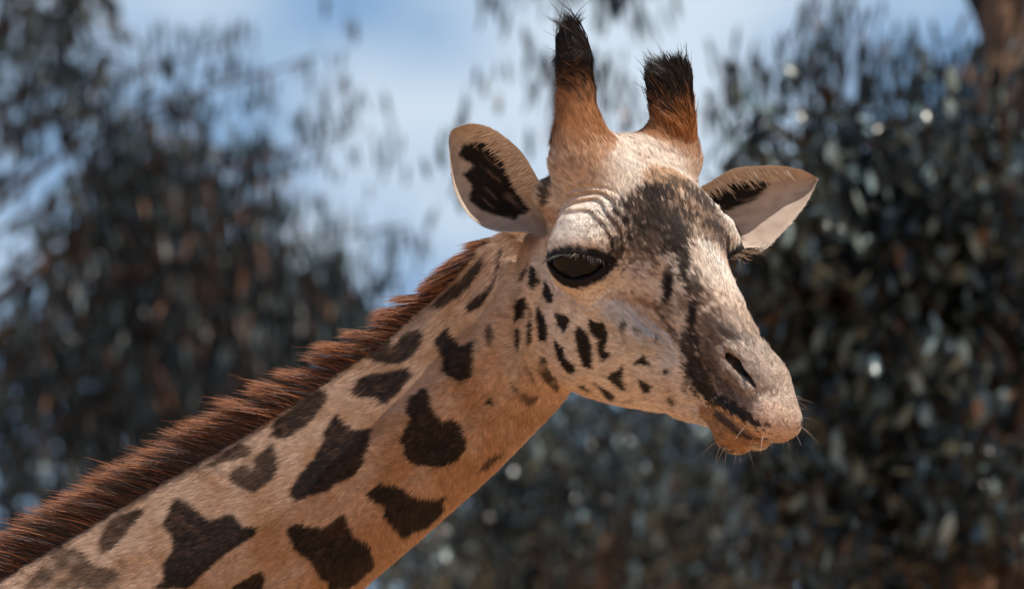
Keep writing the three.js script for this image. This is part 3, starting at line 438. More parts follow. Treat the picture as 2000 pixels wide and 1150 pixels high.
// ---------------------------------------------------------------- hair
class Strands { // tapered ribbons, or single blades for the short coat
  constructor() { this.p = []; this.n = []; this.c = []; this.i = []; }
  blade(root, n, d, L, W, lift, col) {
    const side = nrm(cross(d, n)), tip = add(add(root, d, L * Math.cos(lift)), n, L * Math.sin(lift)), k = this.p.length / 3;
    const A = add(root, side, W / 2), B = add(root, side, -W / 2); this.p.push(...A, ...B, ...tip); this.n.push(...n, ...n, ...n); this.c.push(...col, ...col, ...col); this.i.push(k, k + 2, k + 1);
  }
  ribbon(pts, W, col, col2 = col, face) { // face: the side the ribbon's flat turns to
    const m = pts.length, k = this.p.length / 3;
    for (let i = 0; i < m; i++) {
      const d = nrm(sub(pts[Math.min(m - 1, i + 1)], pts[Math.max(0, i - 1)])), s = nrm(cross(d, face)), n = cross(s, d), t = i / (m - 1), w = W * (1 - .88 * t * t) / 2, c = lerp3(col, col2, t);
      this.p.push(...add(pts[i], s, w), ...add(pts[i], s, -w)); this.n.push(...n, ...n); this.c.push(...c, ...c);
      if (i) { const a = k + 2 * i; this.i.push(a - 2, a + 1, a - 1, a - 2, a, a + 1); }
    }
  }
  mesh(name, mat, extra) { return part(name, geom(this.p, this.n, this.c, this.i), mat, giraffe, extra); }
}
const furMat = new THREE.MeshPhysicalMaterial({ vertexColors: true, roughness: 0.6, specularIntensity: 0.22 });
const hairMat = new THREE.MeshPhysicalMaterial({ vertexColors: true, roughness: 0.45, specularIntensity: 0.5 });
const maneMat = new THREE.MeshPhysicalMaterial({ vertexColors: true, roughness: 0.8, transmission: 0.35, thickness: 0 });
{ // short coat all over head and neck
  const S = new Strands();
  const grizzle = (p) => { const h = toHead(p); return Math.min(1, sstep(300, 345, h[0] - .3 * (h[1] + 60)) + .8 * sstep(-110, -20, h[0]) * (1 - sstep(230, 300, h[0])) * sstep(20, 75, h[1])); };
  const grow = (M, nor, per, flow, keep, tone) => {
    for (let k = 0; k < M.idx.length; k += 3) {
      const [a, b, c] = [M.idx[k] * 3, M.idx[k + 1] * 3, M.idx[k + 2] * 3], A = [M.pos[a], M.pos[a + 1], M.pos[a + 2]], B = [M.pos[b], M.pos[b + 1], M.pos[b + 2]], C = [M.pos[c], M.pos[c + 1], M.pos[c + 2]];
      const area = len(cross(sub(B, A), sub(C, A))) / 2; let n0 = [nor[a], nor[a + 1], nor[a + 2]], cnt = area / per; if (n0[2] < -.35) cnt *= .25; cnt = Math.floor(cnt + rnd()); if (!cnt) continue;
      const col = [M.col[a], M.col[a + 1], M.col[a + 2]]; if (keep && !keep(A, M, k)) continue;
      const [d0, L] = flow(A, M, M.idx[k]); let d = add(d0, n0, -dot(d0, n0)); if (len(d) < .05) d = cross(n0, [0, 1, 0]);
      const hq = toHead(A), lump = 1 + (hq[0] > -220 ? .42 : .2) * noise(hq[0] * .05, hq[1] * .13, hq[2] * .13) + .25 * noise(hq[0] * .12 + 7, hq[1] * .3, hq[2] * .3);
      for (let j = 0; j < cnt; j++) {
        let x = rnd(), y = rnd(); if (x + y > 1) { x = 1 - x; y = 1 - y; } const root = add(add(A, sub(B, A), x), sub(C, A), y);
        const dd = nrm(add(nrm(d), [gauss(), gauss(), gauss()], .3)), dt = nrm(add(dd, n0, -dot(dd, n0))), gz = tone ? tone(root) : 0, v = (1 + .36 * gauss()) * (gz > 0 ? (rnd() < .5 ? mix(1, .55, gz) : mix(1, 1.3, gz)) : 1) * lump, cc = [Math.min(.85, col[0] * v), Math.min(.85, col[1] * v), Math.min(.85, col[2] * v)];
        S.blade(root, nrm(add(n0, [gauss(), gauss(), gauss()], .16)), dt, L * rr(.6, 1.25), rr(.75, 1.3), rr(.08, .32), cc);
      }
    }
  };
  hide.col = hideCol;
  const bare = (p) => { const h = toHead(p), hs = [h[0], h[1], Math.abs(h[2])]; const e = eyeOpening(hs); if (Math.hypot(hs[0] - EYE[0], hs[1] - EYE[1], hs[2] - EYE[2]) < 95 && e[3] > 0 && e[0] < 9) return false; if (h[0] > 340 && h[1] > -80 && Math.min(cone(hs, [358, -29, 44], [397, -34, 41], 6, 9), cone(hs, [397, -34, 41], [466, -49, 36], 9, 4)) < 6) return false; if (h[0] > 340 && h[1] < -118 && mouthLine(hs) < 3) return false; return true; };
  grow(hide, hideNor, 2.5 / FUR, hairFlow, bare, grizzle);
  ears.forEach((M, q) => { const g = geom(M.pos, null, M.col, M.idx), inv = g.attributes.normal.array, nn = []; for (let i = 0; i < inv.length; i += 3) nn.push(inv[i], inv[i + 1] * cP + inv[i + 2] * sP, -inv[i + 1] * sP + inv[i + 2] * cP); const E = EARS[q]; grow(M, nn, 5 / FUR, () => [nrm(E.a), 10]); });
  stage('coat ' + S.i.length / 3);
  S.mesh('coat_hair', furMat, { kind: 'stuff' });
}
{ // mane: an upright crest of reddish bristles in uneven locks
  const S = new Strands(), total = NECK[NECK.length - 1][5], sAt = (s) => { let i = 0; while (i < NECK.length - 2 && NECK[i + 1][5] < s) i++; const a = NECK[i], b = NECK[i + 1], t = (s - a[5]) / (b[5] - a[5]), L = b[5] - a[5]; return { c: [0, 1, 2].map((k) => mix(a[k], b[k], t)), rv: mix(a[3], b[3], t), t: [(b[0] - a[0]) / L, (b[1] - a[1]) / L, 0] }; };
  const s0 = 18, s1 = 1750;
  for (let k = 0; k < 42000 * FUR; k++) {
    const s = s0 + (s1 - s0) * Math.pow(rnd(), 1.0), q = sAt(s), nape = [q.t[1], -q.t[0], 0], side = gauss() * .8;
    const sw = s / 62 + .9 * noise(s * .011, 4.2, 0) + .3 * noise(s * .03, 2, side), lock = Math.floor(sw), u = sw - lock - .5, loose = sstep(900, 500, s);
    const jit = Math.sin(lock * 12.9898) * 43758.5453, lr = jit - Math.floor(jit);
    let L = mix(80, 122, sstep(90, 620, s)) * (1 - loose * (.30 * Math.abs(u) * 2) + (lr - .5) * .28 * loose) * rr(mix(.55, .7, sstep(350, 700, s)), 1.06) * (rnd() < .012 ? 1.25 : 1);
    const litTip = rnd() < mix(.34, .16, sstep(350, 900, s)); L *= litTip ? rr(.96, 1.1) : rr(.62, .94);  // longer rust hairs paint the sunlit tips, shorter dark ones the shaded inside
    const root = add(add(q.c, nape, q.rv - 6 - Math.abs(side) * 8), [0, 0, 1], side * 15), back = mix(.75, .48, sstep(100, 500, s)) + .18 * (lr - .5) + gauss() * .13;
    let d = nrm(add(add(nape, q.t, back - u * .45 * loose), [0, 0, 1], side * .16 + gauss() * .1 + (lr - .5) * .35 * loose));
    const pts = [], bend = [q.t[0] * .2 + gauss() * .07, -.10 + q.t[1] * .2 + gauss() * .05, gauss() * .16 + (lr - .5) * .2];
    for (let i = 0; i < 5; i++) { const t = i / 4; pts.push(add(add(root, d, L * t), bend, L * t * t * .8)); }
    const v = rr(.6, 1.4), c = litTip ? lerp3([.26, .085, .032], [.42, .165, .06], rnd()) : lerp3([.03, .013, .008], [.085, .03, .015], rnd()); S.ribbon(pts, rr(1.4, 2.2), [c[0] * v, c[1] * v, c[2] * v], undefined, nrm([gauss(), gauss() + .4, gauss() + .8]));
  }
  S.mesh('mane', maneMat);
}
for (const k of ['near', 'far']) { // black tufts on the horns
  const S = new Strands(), H = HORN[k], ax = nrm(sub(H[2], H[1])), [t, b] = frameOf(ax), topH = H[2];
  for (let i = 0; i < 7000 * FUR; i++) {
    const ph = rr(0, 6.283), y = rr(-125, 40), rad = y < 0 ? H[3][2] * mix(.9, .98, (y + 125) / 125) : H[3][2] * Math.sqrt(Math.max(0, 1 - (y / 41) ** 2)), o = add([t[0] * Math.cos(ph), t[1] * Math.cos(ph), t[2] * Math.cos(ph)], b, Math.sin(ph));
    let root = add(add(topH, ax, y), o, rad * .94), up = nrm(add(add(ax, o, k === 'near' ? .22 : .6), [0, 0, -1], k === 'near' ? .25 : .1));
    let L = k === 'near' ? rr(18, 46) : rr(18, 44); if (k === 'near' && y > 10) L *= 1.5; if (rnd() < .03) L *= 1.7;
    const swirl = cross(ax, o), pull = k === 'near' ? add([0, 0, 0], o, -1.5) : add([0, 0, 0], o, -.6), clump = noise(ph * 1.6, y * .05, k === 'near' ? 1 : 7);
    const pts = []; for (let j = 0; j < 5; j++) { const q = j / 4; pts.push(add(add(add(root, up, L * q), pull, L * q * q * .42), swirl, L * q * q * (.25 + .9 * clump))); }
    const dk = sstep(-95, -35, y + 70 * noise(ph * 2.3, 3, 1) + 30 * gauss()), c = lerp3([.32, .125, .042], [.016, .011, .009], dk), v = rr(.6, 1.5);
    S.ribbon(pts.map(fromHead), rr(1.2, 2), [c[0] * v, c[1] * v, c[2] * v], undefined, nrm([gauss(), gauss() + .5, gauss() + .9]));
  }
  S.mesh('horn_tuft', hairMat);
}
{ // fringe of pale hair inside the ears
  const S = new Strands();
  EARS.forEach((E, q) => {
    const M = ears[q], NT = 34, NA = 46;
    for (let i = 0; i < 340 * FUR; i++) {
      const ai = Math.floor(rr(8, 36)), j = Math.floor(rr(1, 7)), id = (ai * (NT + 1) + j) * 3, root = [M.pos[id] + gauss() * 3, M.pos[id + 1] + gauss() * 3, M.pos[id + 2] + 1], L = (8 + 30 * rnd() * rnd()) * (1 + .8 * noise(ai * .5, q * 9, 1));
      const d = nrm([E.w[0] * .8 + E.a[0] * .55 + gauss() * .35, E.w[1] * .8 + E.a[1] * .55 + gauss() * .2, .25 + gauss() * .15]), pts = []; for (let j2 = 0; j2 < 4; j2++) { const t = j2 / 3; pts.push(add(add(root, d, L * t), [0, -.25, -.35], L * t * t * .6)); }
      const v = rr(.7, 1.15); S.ribbon(pts, 1.6, [.60 * v, .47 * v, .36 * v], undefined, nrm([gauss() * .4, gauss() * .4, 1]));
    }
  });
  S.mesh('ear_hair', hairMat, { kind: 'stuff' });
}
{ // lashes and whiskers
  const Lsh = new Strands(), Wh = new Strands();
  for (const s of [-1, 1]) for (let i = 0; i < (s > 0 ? 90 : 70); i++) {
    const q = rr(-.95, .9), ar = q * 62, br = 19 * (1 - q * q) + 2, a = ar * .951 + br * .309, b = br * .951 - ar * .309, z = Math.sqrt(Math.max(1, (EYE_R + 4) ** 2 - a * a - b * b));
    const loc = add(add([EYE_AX[0] * z, EYE_AX[1] * z, EYE_AX[2] * z], EYE_T, -a), EYE_B, b), hh = [EYE[0] + loc[0], EYE[1] + loc[1], s * (EYE[2] + loc[2])], out = nrm([loc[0], loc[1], s * loc[2]]), L = rr(16, 40) * (s > 0 ? 1.5 : .9), pts = [];
    for (let j = 0; j < 5; j++) { const t = j / 4; pts.push(fromHead(add(add(hh, nrm(add(out, [-.05 + gauss() * .25, -.15 + gauss() * .2, 0])), L * t), [0, s > 0 ? -.1 : -.55, 0], L * t * t * .7))); }
    const c = rnd() < (s > 0 ? .4 : .08) ? [.35, .22, .13] : [.02, .015, .012]; Lsh.ribbon(pts, 1.1, c, undefined, [0, .3, .95]);
  }
  Lsh.mesh('eyelash', hairMat, { kind: 'stuff' });
  for (let i = 0; i < 56; i++) {
    const low = i > 26, s = rnd() < .55 ? -1 : 1, hh = low ? [rr(330, 440), rr(-225, -200), s * rr(0, 30)] : [rr(470, 532), rr(-140, -70), s * rr(5, 46)]; let p = fromHead(hh);
    for (let k = 0; k < 12; k++) { const d = field(p, false), n = gradient(p, 3); p = add(p, n, -d); } const n = gradient(p, 3), L = rr(14, 46), d = nrm(add(add(n, FW, rr(-.1, .5)), [0, -1, 0], rr(0, .6))), pts = [];
    for (let j = 0; j < 5; j++) { const t = j / 4; pts.push(add(add(p, d, L * t), [0, -.5, 0], L * t * t * .4)); } const c = low && rnd() < .6 ? [.03, .02, .015] : [.6, .5, .42]; Wh.ribbon(pts, .5, c, undefined, [0, 0, 1]);
  }
  Wh.mesh('whisker', hairMat, { kind: 'stuff' });
}
stage('giraffe done');
{ const g = new THREE.PlaneGeometry(600, 600, 1, 1).rotateX(-Math.PI / 2), m = new THREE.Mesh(g, new THREE.MeshStandardMaterial({ color: new THREE.Color().setRGB(.42, .255, .14), roughness: .95 })); m.name = 'ground'; m.userData = { kind: 'structure', label: 'dry tan earth of the enclosure floor', category: 'ground' }; scene.add(m); }
// crown masses: x, y, z, half sizes (m), leaves, share of dry leaves
const CLUMPS_GUM = [[-2.17,9.18,-25.63,0.3,0.34,1.0,273,0.04000000000000001],[-1.92,9.35,-25.94,0.18,0.21,0.8,136,0.04000000000000001],[-1.71,9.01,-25.71,0.16,0.14,0.5,63,0.04000000000000001],[-1.52,9.09,-25.58,0.09,0.2,0.5,42,0.04000000000000001],[-1.34,9.41,-26.4,0.12,0.26,0.5,42,0.04000000000000001],[-1.22,9.25,-26.35,0.09,0.12,0.4,26,0.04000000000000001],[-1.61,8.69,-25.89,0.28,0.25,0.9,528,0.16000000000000003],[-1.81,8.59,-26.61,0.31,0.31,0.9,672,0.12],[-1.32,8.35,-25.87,0.3,0.27,0.8,576,0.36000000000000004],[-1.57,8.25,-26.7,0.4,0.33,1.0,832,0.24],[-1.17,8.67,-26.46,0.14,0.21,0.6,208,0.24],[-1.24,8.88,-26.35,0.14,0.14,0.5,112,0.16000000000000003],[-1.91,7.93,-25.79,0.25,0.25,0.9,416,0.08000000000000002],[-1.12,8.18,-26.43,0.21,0.26,0.8,320,0.24],[-0.85,8.49,-26.62,0.21,0.14,0.7,320,0.04000000000000001],[-0.92,8.19,-26.1,0.16,0.14,0.7,176,0.08000000000000002],[-0.75,8.25,-26.7,0.14,0.16,0.6,112,0.04000000000000001],[-2.25,8.14,-26.68,0.14,0.28,0.7,176,0.04000000000000001],[-2.14,7.68,-25.92,0.25,0.2,0.8,272,0.08000000000000002],[-1.8,7.71,-26.69,0.35,0.21,0.9,384,0.12],[-1.41,7.95,-26.68,0.28,0.23,0.9,368,0.24],[-2.13,7.29,-25.93,0.2,0.2,0.8,176,0.04000000000000001],[-1.52,7.66,-25.82,0.2,0.18,0.8,240,0.16000000000000003],[-1.19,7.83,-25.94,0.18,0.14,0.8,192,0.27999999999999997],[-2.26,8.83,-25.74,0.11,0.14,0.5,31,0.04000000000000001],[-2.13,8.32,-26.59,0.14,0.14,0.6,96,0.04000000000000001],[-0.87,9.16,-25.71,0.09,0.18,0.4,14,0.04000000000000001],[-0.84,9.2,-26.35,0.07,0.16,0.4,16,0.04000000000000001],[-0.68,8.78,-25.54,0.14,0.11,0.4,27,0.04000000000000001],[-0.81,9.5,-26.31,0.07,0.12,0.3,10,0.04000000000000001],[-0.47,8.59,-26.52,0.14,0.09,0.4,41,0.04000000000000001],[-1.01,8.86,-25.76,0.09,0.18,0.4,23,0.04000000000000001],[-0.96,8.86,-26.54,0.09,0.14,0.4,32,0.04000000000000001],[-1.45,9.09,-26.39,0.12,0.14,0.5,47,0.16000000000000003],[-1.82,8.77,-25.61,0.14,0.14,0.5,73,0.04000000000000001]];
const CLUMPS_WEEPING = [[0.13,7.91,-21.11,0.09,0.13,0.5,20,0.1],[0.21,7.78,-21.14,0.09,0.15,0.5,23,0.1],[0.11,7.69,-21.17,0.08,0.11,0.5,15,0.1],[0.34,7.91,-21.11,0.09,0.11,0.5,18,0.1],[0.41,7.77,-21.15,0.08,0.17,0.5,18,0.1],[0.28,7.62,-21.19,0.09,0.11,0.5,15,0.1],[0.47,7.95,-21.1,0.08,0.09,0.5,10,0.1],[-0.23,7.6,-21.19,0.05,0.11,0.5,10,0.1],[-0.21,7.47,-21.22,0.04,0.08,0.5,7,0.1],[-0.12,7.82,-21.13,0.03,0.04,0.5,3,0.1],[0.83,7.91,-21.11,0.09,0.11,0.5,24,0.1],[0.9,7.73,-21.16,0.09,0.15,0.5,33,0.1],[1.02,7.88,-21.12,0.11,0.11,0.5,24,0.1],[0.75,7.64,-21.18,0.08,0.11,0.5,21,0.1],[1.13,7.95,-21.1,0.08,0.08,0.5,24,0.1],[1.18,7.95,-21.1,0.11,0.08,0.5,43,0.1],[1.32,7.91,-21.11,0.13,0.09,0.5,62,0.1],[1.43,7.78,-21.14,0.11,0.11,0.5,72,0.1],[1.13,7.75,-21.15,0.11,0.11,0.5,24,0.1],[1.26,7.64,-21.18,0.11,0.09,0.5,38,0.1],[1.6,7.69,-21.17,0.13,0.13,0.5,96,0.1],[1.79,7.8,-21.14,0.17,0.23,0.5,288,0.1],[1.5,7.58,-21.19,0.11,0.08,0.5,72,0.1],[1.69,7.47,-21.22,0.15,0.09,0.5,120,0.1]];
const CLUMPS_BROAD = [[0.74,6.61,-18.24,0.11,0.1,0.8,80,0.02],[0.89,6.51,-17.87,0.13,0.11,0.8,149,0.02],[0.8,6.68,-18.04,0.06,0.06,0.8,27,0.02],[1.04,6.5,-18.05,0.14,0.13,0.8,580,0.02],[1.2,6.49,-17.76,0.14,0.13,0.8,229,0.02],[1.33,6.34,-17.51,0.15,0.14,0.8,667,0.02],[1.54,6.57,-18.09,0.13,0.16,0.8,229,0.02],[0.73,6.22,-17.54,0.11,0.11,0.8,319,0.02],[0.88,6.19,-17.52,0.14,0.12,0.8,580,0.02],[1.1,6.35,-18.29,0.16,0.15,0.8,696,0.02],[1.26,6.23,-17.87,0.17,0.16,0.8,812,0.02],[1.45,6.16,-17.72,0.16,0.17,0.8,754,0.02],[0.78,6.08,-17.79,0.11,0.13,0.8,377,0.02],[0.96,6.1,-18.13,0.14,0.14,0.8,580,0.02],[1.14,6.02,-17.93,0.17,0.16,0.8,754,0.02],[1.36,6.06,-18.26,0.18,0.18,0.8,812,0.02],[1.54,5.95,-18.07,0.13,0.19,0.8,609,0.02],[0.89,5.95,-18.19,0.11,0.1,0.8,319,0.02],[1.07,5.77,-17.71,0.14,0.11,0.8,522,0.02],[1.25,5.69,-17.65,0.15,0.14,0.8,638,0.02],[1.48,5.74,-18.22,0.18,0.18,0.8,725,0.02],[1.19,5.71,-18.43,0.15,0.13,0.8,348,0.02],[1.36,5.42,-17.72,0.17,0.15,0.8,580,0.02],[1.53,5.39,-17.85,0.12,0.17,0.8,522,0.02],[0.87,5.54,-17.69,0.12,0.11,0.8,348,0.02],[1.02,5.5,-17.93,0.13,0.13,0.8,261,0.02],[0.87,5.4,-18.06,0.14,0.14,0.8,435,0.02],[1.12,5.38,-18.28,0.16,0.11,0.8,319,0.02],[1.33,5.25,-17.96,0.17,0.13,0.8,464,0.02],[0.97,5.24,-17.92,0.12,0.11,0.8,319,0.02],[1.57,6.69,-17.89,0.08,0.11,0.8,69,0.02]];
const CLUMPS_BUSH = [[0.0,6.7,-22.76,0.12,0.08,0.8,168,0.03],[0.12,6.64,-22.94,0.12,0.1,0.8,196,0.03],[-0.14,6.46,-22.67,0.1,0.1,0.8,140,0.03],[0.26,6.84,-22.65,0.12,0.08,0.8,168,0.03],[0.48,6.84,-22.92,0.14,0.08,0.8,224,0.03],[-0.48,6.32,-22.88,0.16,0.14,0.8,196,0.03],[-0.29,6.14,-22.28,0.16,0.12,0.8,251,0.03],[-0.2,6.43,-22.96,0.12,0.12,0.8,168,0.03],[-0.08,6.57,-22.9,0.12,0.12,0.8,168,0.03],[0.02,6.41,-22.93,0.16,0.16,0.8,336,0.03],[0.2,6.55,-23.0,0.18,0.16,0.8,392,0.03],[0.17,6.54,-22.04,0.12,0.1,0.8,140,0.03],[0.35,6.26,-22.51,0.18,0.18,0.8,448,0.03],[0.4,6.64,-22.97,0.18,0.16,0.8,392,0.03],[0.33,6.69,-22.47,0.12,0.08,0.8,140,0.03],[0.58,6.32,-22.05,0.17,0.17,0.8,420,0.03],[0.56,6.53,-22.0,0.15,0.12,0.8,308,0.03],[0.77,6.42,-22.05,0.15,0.15,0.8,364,0.03],[0.76,6.34,-22.88,0.18,0.18,0.8,448,0.03],[0.94,6.49,-23.01,0.16,0.16,0.8,364,0.03],[0.96,6.7,-22.96,0.12,0.1,0.8,196,0.03],[0.08,6.24,-22.99,0.18,0.12,0.8,308,0.03],[-0.1,6.23,-23.04,0.16,0.1,0.8,251,0.03],[0.54,6.19,-22.86,0.18,0.12,0.8,336,0.03],[0.9,6.22,-22.9,0.16,0.12,0.8,308,0.03]];
const CLUMPS_FAR = [[-2.56,11.51,-38.77,0.62,1.03,1.6,700,0.05],[-2.12,10.85,-38.93,0.79,0.96,1.6,800,0.05],[-3.01,10.38,-39.05,0.75,0.89,1.6,500,0.05],[-1.5,11.11,-38.87,0.55,0.51,1.6,350,0.05],[-1.3,10.51,-39.01,0.62,0.68,1.6,400,0.05],[0.27,10.15,-39.11,0.55,0.38,1.6,350,0.05],[0.85,10.32,-39.06,0.55,0.31,1.6,350,0.05],[1.03,9.88,-39.17,1.03,0.44,1.6,700,0.05],[-0.17,9.52,-39.26,0.89,0.38,1.6,450,0.05],[1.91,11.11,-38.87,0.51,0.85,1.6,500,0.05],[2.46,10.91,-38.92,0.75,1.23,1.6,1100,0.05],[3.08,10.75,-38.96,0.75,1.44,1.6,1200,0.05],[2.39,9.92,-39.16,0.89,0.68,1.6,900,0.05],[1.71,10.08,-39.12,0.48,0.68,1.6,400,0.05],[2.91,11.81,-38.69,0.68,0.55,1.6,500,0.05],[-3.21,13.04,-38.39,0.48,0.55,1.6,250,0.05]];
// ---------------------------------------------------------------- trees
function leafGeometry(L, W, fold, curl) { // pointed blade, folded along its rib and curled
  const pos = [], idx = [], N = 5;
  for (let i = 0; i <= N; i++) { const t = i / N, w = W / 2 * Math.pow(Math.sin(Math.PI * Math.min(.999, .04 + .96 * t)), .8), y = -L * t, z = curl * L * t * t; pos.push(-w, y, z + fold * w, 0, y, z, w, y, z + fold * w); if (i) { const a = 3 * i; idx.push(a - 3, a, a + 1, a - 3, a + 1, a - 2, a - 2, a + 1, a + 2, a - 2, a + 2, a - 1); } }
  const g = new THREE.BufferGeometry(); g.setAttribute('position', new THREE.Float32BufferAttribute(pos, 3)); g.setIndex(idx); g.computeVertexNormals(); return g;
}
function tube(pts, r0, r1, seg = 8) { // tapered limb through points
  const c = new THREE.CatmullRomCurve3(pts.map((p) => new THREE.Vector3(...p))), N = Math.max(6, pts.length * 5), g = new THREE.TubeGeometry(c, N, 1, seg, false), P = g.attributes.position, q = new THREE.Vector3();
  for (let i = 0; i <= N; i++) { c.getPointAt(i / N, q); const r = mix(r0, r1, i / N); for (let j = 0; j <= seg; j++) { const k = i * (seg + 1) + j, v = new THREE.Vector3().fromBufferAttribute(P, k).sub(q), n = 1 + .18 * noise(i * .5, j * .9, r0 * 31); P.setXYZ(k, q.x + v.x * r * n, q.y + v.y * r * n, q.z + v.z * r * n); } }
  g.computeVertexNormals(); return g;
}
const barkTex = (() => { const W = 128, H = 256, d = new Uint8Array(W * H * 4); for (let j = 0; j < H; j++) for (let i = 0; i < W; i++) { const a = i / W * 6.283, v = fbm(Math.cos(a) * 2.2, Math.sin(a) * 2.2, j * .03, 4) + .4 * noise(Math.cos(a) * 7, Math.sin(a) * 7, j * .012), b = 150 + 190 * v; d.set([Math.max(30, Math.min(255, b)), Math.max(25, Math.min(255, b * .86)), Math.max(20, Math.min(255, b * .74)), 255], (j * W + i) * 4); } const t = new THREE.DataTexture(d, W, H); t.wrapS = t.wrapT = THREE.RepeatWrapping; t.repeat.set(1, 3); t.magFilter = THREE.LinearFilter; t.colorSpace = THREE.SRGBColorSpace; t.needsUpdate = true; return t; })();
const bark = (r, g, b) => new THREE.MeshStandardMaterial({ map: barkTex, color: new THREE.Color().setRGB(r, g, b), roughness: .9, bumpMap: barkTex, bumpScale: .015 });
const leafMat = (rough, spec = 1) => new THREE.MeshPhysicalMaterial({ color: 0xffffff, roughness: rough, specularIntensity: spec, side: THREE.DoubleSide });
const _m = new THREE.Matrix4(), _q = new THREE.Quaternion(), _e = new THREE.Euler(), _v = new THREE.Vector3(), _s = new THREE.Vector3(), _c = new THREE.Color();
function tree(name, label, foot, height, lean, shown, kind, o) {
  const clumps = [...shown];
  if (o.extra) { const per = 110, [cx, cy, cz, ax, ay, az, hole] = o.around; for (let i = 0; i < o.extra / per; i++) { let a, b, d, X, Y, Z, n = 0; do { a = rr(-1, 1); b = rr(-1, 1); d = rr(-1, 1); X = cx + a * ax; Y = cy + b * ay; Z = cz + d * az; } while ((a * a + b * b + d * d > 1 || hole(X, Y, Z)) && n++ < 200); clumps.push([X, Y, Z, rr(.25, .42), rr(.2, .38), rr(.25, .4), per, .05]); } }
  const root = new THREE.Group(); root.name = name; root.position.set(...foot); root.userData = { label, category: o.category ?? 'tree', group: o.group }; if (!o.group) delete root.userData.group; scene.add(root);
  const rel = (p) => [p[0] - foot[0], p[1] - foot[1], p[2] - foot[2]], topP = [lean[0], height, lean[1]], spine = (t) => [lean[0] * t * t + .12 * Math.sin(t * 5 + foot[0]), height * t, lean[1] * t * t + .1 * Math.sin(t * 4)];
  const trunk = new THREE.Mesh(tube([0, .2, .4, .6, .8, 1].map(spine), o.girth, o.girth * .3, 12), o.bark); trunk.name = 'trunk'; root.add(trunk);
  clumps.forEach((c, i) => { if ((o.every && i % o.every) || (o.limbFrom && c[0] < o.limbFrom)) return; const p = rel(c), t = Math.min(.95, Math.max(.15, (p[1] - (o.rise ?? 1.2)) / height)), a = spine(t), b = [p[0], p[1], p[2]], mid = [mix(a[0], b[0], .5) + gauss() * .1, mix(a[1], b[1], .5) + (o.arch ?? .3), mix(a[2], b[2], .5)]; const g = new THREE.Mesh(tube([a, mid, b], o.limb, .006, 6), o.bark); g.name = 'limb'; root.add(g); });
  let n = 0; for (const c of clumps) n += c[6]; const total = n, im = new THREE.InstancedMesh(o.leaf, o.leafMat, total); im.name = 'leaves'; im.userData.kind = 'stuff'; let k = 0;
  const put = (p) => (x, y, z, tw, brown) => { _v.set(x, y, z); if (kind === 'hang') _e.set(gauss() * .35, rr(0, 6.283), gauss() * .3); else _e.set(rr(-.2, 1.9), rr(0, 6.283), gauss() * .5, 'YXZ'); _q.setFromEuler(_e); const s = rr(.65, 1.25); _s.set(s, s, s); im.setMatrixAt(k, _m.compose(_v, _q, _s)); const v = rnd() < (o.pale ?? .2) ? rr(1.3, 2.9) : rr(.1, .34), y2 = rr(.85, 1.15); if (rnd() < brown) _c.setRGB(.085 * v, .048 * v, .03 * v); else _c.setRGB(o.color[0] * v * y2, o.color[1] * v, o.color[2] * v / y2); im.setColorAt(k++, _c); };  // sun glints and foliage shade put into pale and near-black leaf colours
  for (const c of clumps) {
    const twigs = Math.max(2, Math.round(c[6] / (o.perTwig ?? 9))), T = []; for (let i = 0; i < twigs; i++) { let a, b, d; do { a = rr(-1, 1); b = rr(-1, 1); d = rr(-1, 1); } while (a * a + b * b + d * d > 1); T.push([a, b, d]); }
    for (let i = 0; i < c[6]; i++) { const t = T[i % twigs], sp = o.spread ?? .11, p = rel([c[0] + t[0] * c[3] + gauss() * sp, c[1] + t[1] * c[4] + (kind === 'hang' ? -Math.abs(gauss()) * .22 + .05 : gauss() * sp), c[2] + t[2] * c[5] + gauss() * sp]); put()(p[0], p[1], p[2], t, c[7]); }
  }
  im.count = k; root.add(im); return root;
}
// the sight line's own strip keeps the masses read off the photograph; the rest of each crown goes on round it
const inFrame = (m = 1.22) => (X, Y, Z) => { const d = Math.hypot(Z, Y - 1.65), el = Math.atan2(Y - 1.65, -Z) - PITCH; return Math.abs(X) < d * .0855 * m && Math.abs(el) < .0495 * m; };
const GUM = leafGeometry(.12, .021, .25, .18), BROAD = leafGeometry(.078, .034, .35, .22), SMALL = leafGeometry(.068, .027, .3, .2);
const grey = bark(.34, .27, .22), red = bark(.2, .11, .07), dark = bark(.03, .02, .014);
tree('gum_tree', 'tall gum tree with drooping narrow leaves and reddish dry patches', [-3.6, 0, -26.6], 11.5, [1.2, .2], CLUMPS_GUM, 'hang', { girth: .16, limb: .022, bark: red, leaf: GUM, leafMat: leafMat(.4, .5), color: [.024, .036, .038], extra: 5000, around: [-2.4, 9.2, -25.8, 4.2, 2.6, 2.2, inFrame()], every: 2 });
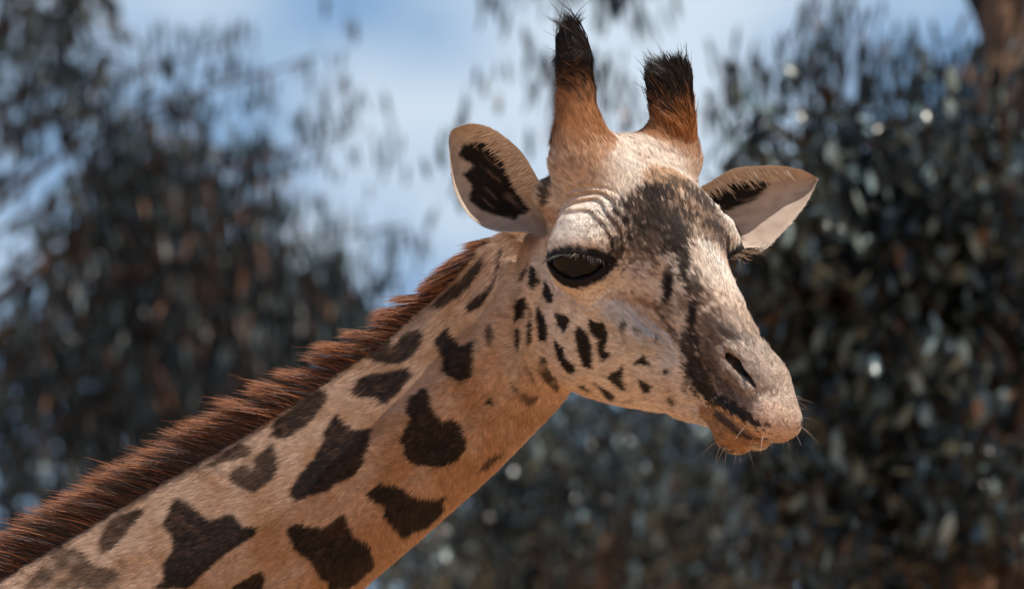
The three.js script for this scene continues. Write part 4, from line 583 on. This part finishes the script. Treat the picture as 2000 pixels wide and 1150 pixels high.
tree('weeping_gum_tree', 'thick brown trunk with thin hanging leaf strands against open sky', [2.96, 0, -21.1], 9.6, [-1.85, .1], CLUMPS_WEEPING, 'hang', { girth: .19, limb: .014, bark: dark, leaf: GUM, leafMat: leafMat(.3, .5), color: [.034, .046, .048], extra: 7000, around: [1.6, 9.6, -20.8, 3.6, 1.8, 2, inFrame()], every: 3, arch: .7, rise: .2, limbFrom: 1 });
tree('broadleaf_tree', 'dense broad-leaved tree with glossy grey-green leaves and black hollows', [1.5, 0, -17.7], 8, [.1, 0], CLUMPS_BROAD, 'any', { pale: .3, girth: .18, limb: .02, bark: grey, leaf: BROAD, leafMat: leafMat(.17, .5), color: [.066, .086, .084], extra: 7000, around: [2.2, 5.6, -17.8, 2.6, 2.6, 1.6, inFrame()], every: 2 });
tree('tall_bush', 'tall loose bush with small glossy leaves below the giraffe neck', [.35, 0, -22.2], 6.3, [.1, 0], CLUMPS_BUSH, 'any', { category: 'bush', pale: .42, girth: .10, limb: .014, bark: grey, leaf: SMALL, leafMat: leafMat(.17, .5), color: [.066, .086, .084], extra: 6000, around: [.4, 4.9, -22.2, 3.4, 1.9, 1.4, inFrame()], every: 2 });
tree('far_tree', 'dark far tree seen through the gaps of the gum tree', [-1.5, 0, -38.4], 8.6, [0, 0], CLUMPS_FAR.filter((c) => c[0] < 0), 'any', { girth: .3, limb: .03, bark: dark, leaf: leafGeometry(.20, .09, .3, .2), leafMat: leafMat(.6), color: [.015, .022, .022], extra: 2500, around: [-4, 11, -39, 5, 3.5, 2, inFrame()], every: 2, spread: .25, group: 'far trees' });
tree('far_tree_001', 'dark far tree seen through the gaps of the broad-leaved tree', [2.2, 0, -38.4], 8.6, [0, 0], CLUMPS_FAR.filter((c) => c[0] >= 0), 'any', { girth: .3, limb: .03, bark: dark, leaf: leafGeometry(.20, .09, .3, .2), leafMat: leafMat(.6), color: [.015, .022, .022], extra: 2500, around: [4, 10.5, -39, 5, 3.5, 2, inFrame()], every: 2, spread: .25, group: 'far trees' });
scene.traverse((o) => { if (o.isMesh) { o.castShadow = true; o.receiveShadow = true; } });
renderer.render(scene, camera);
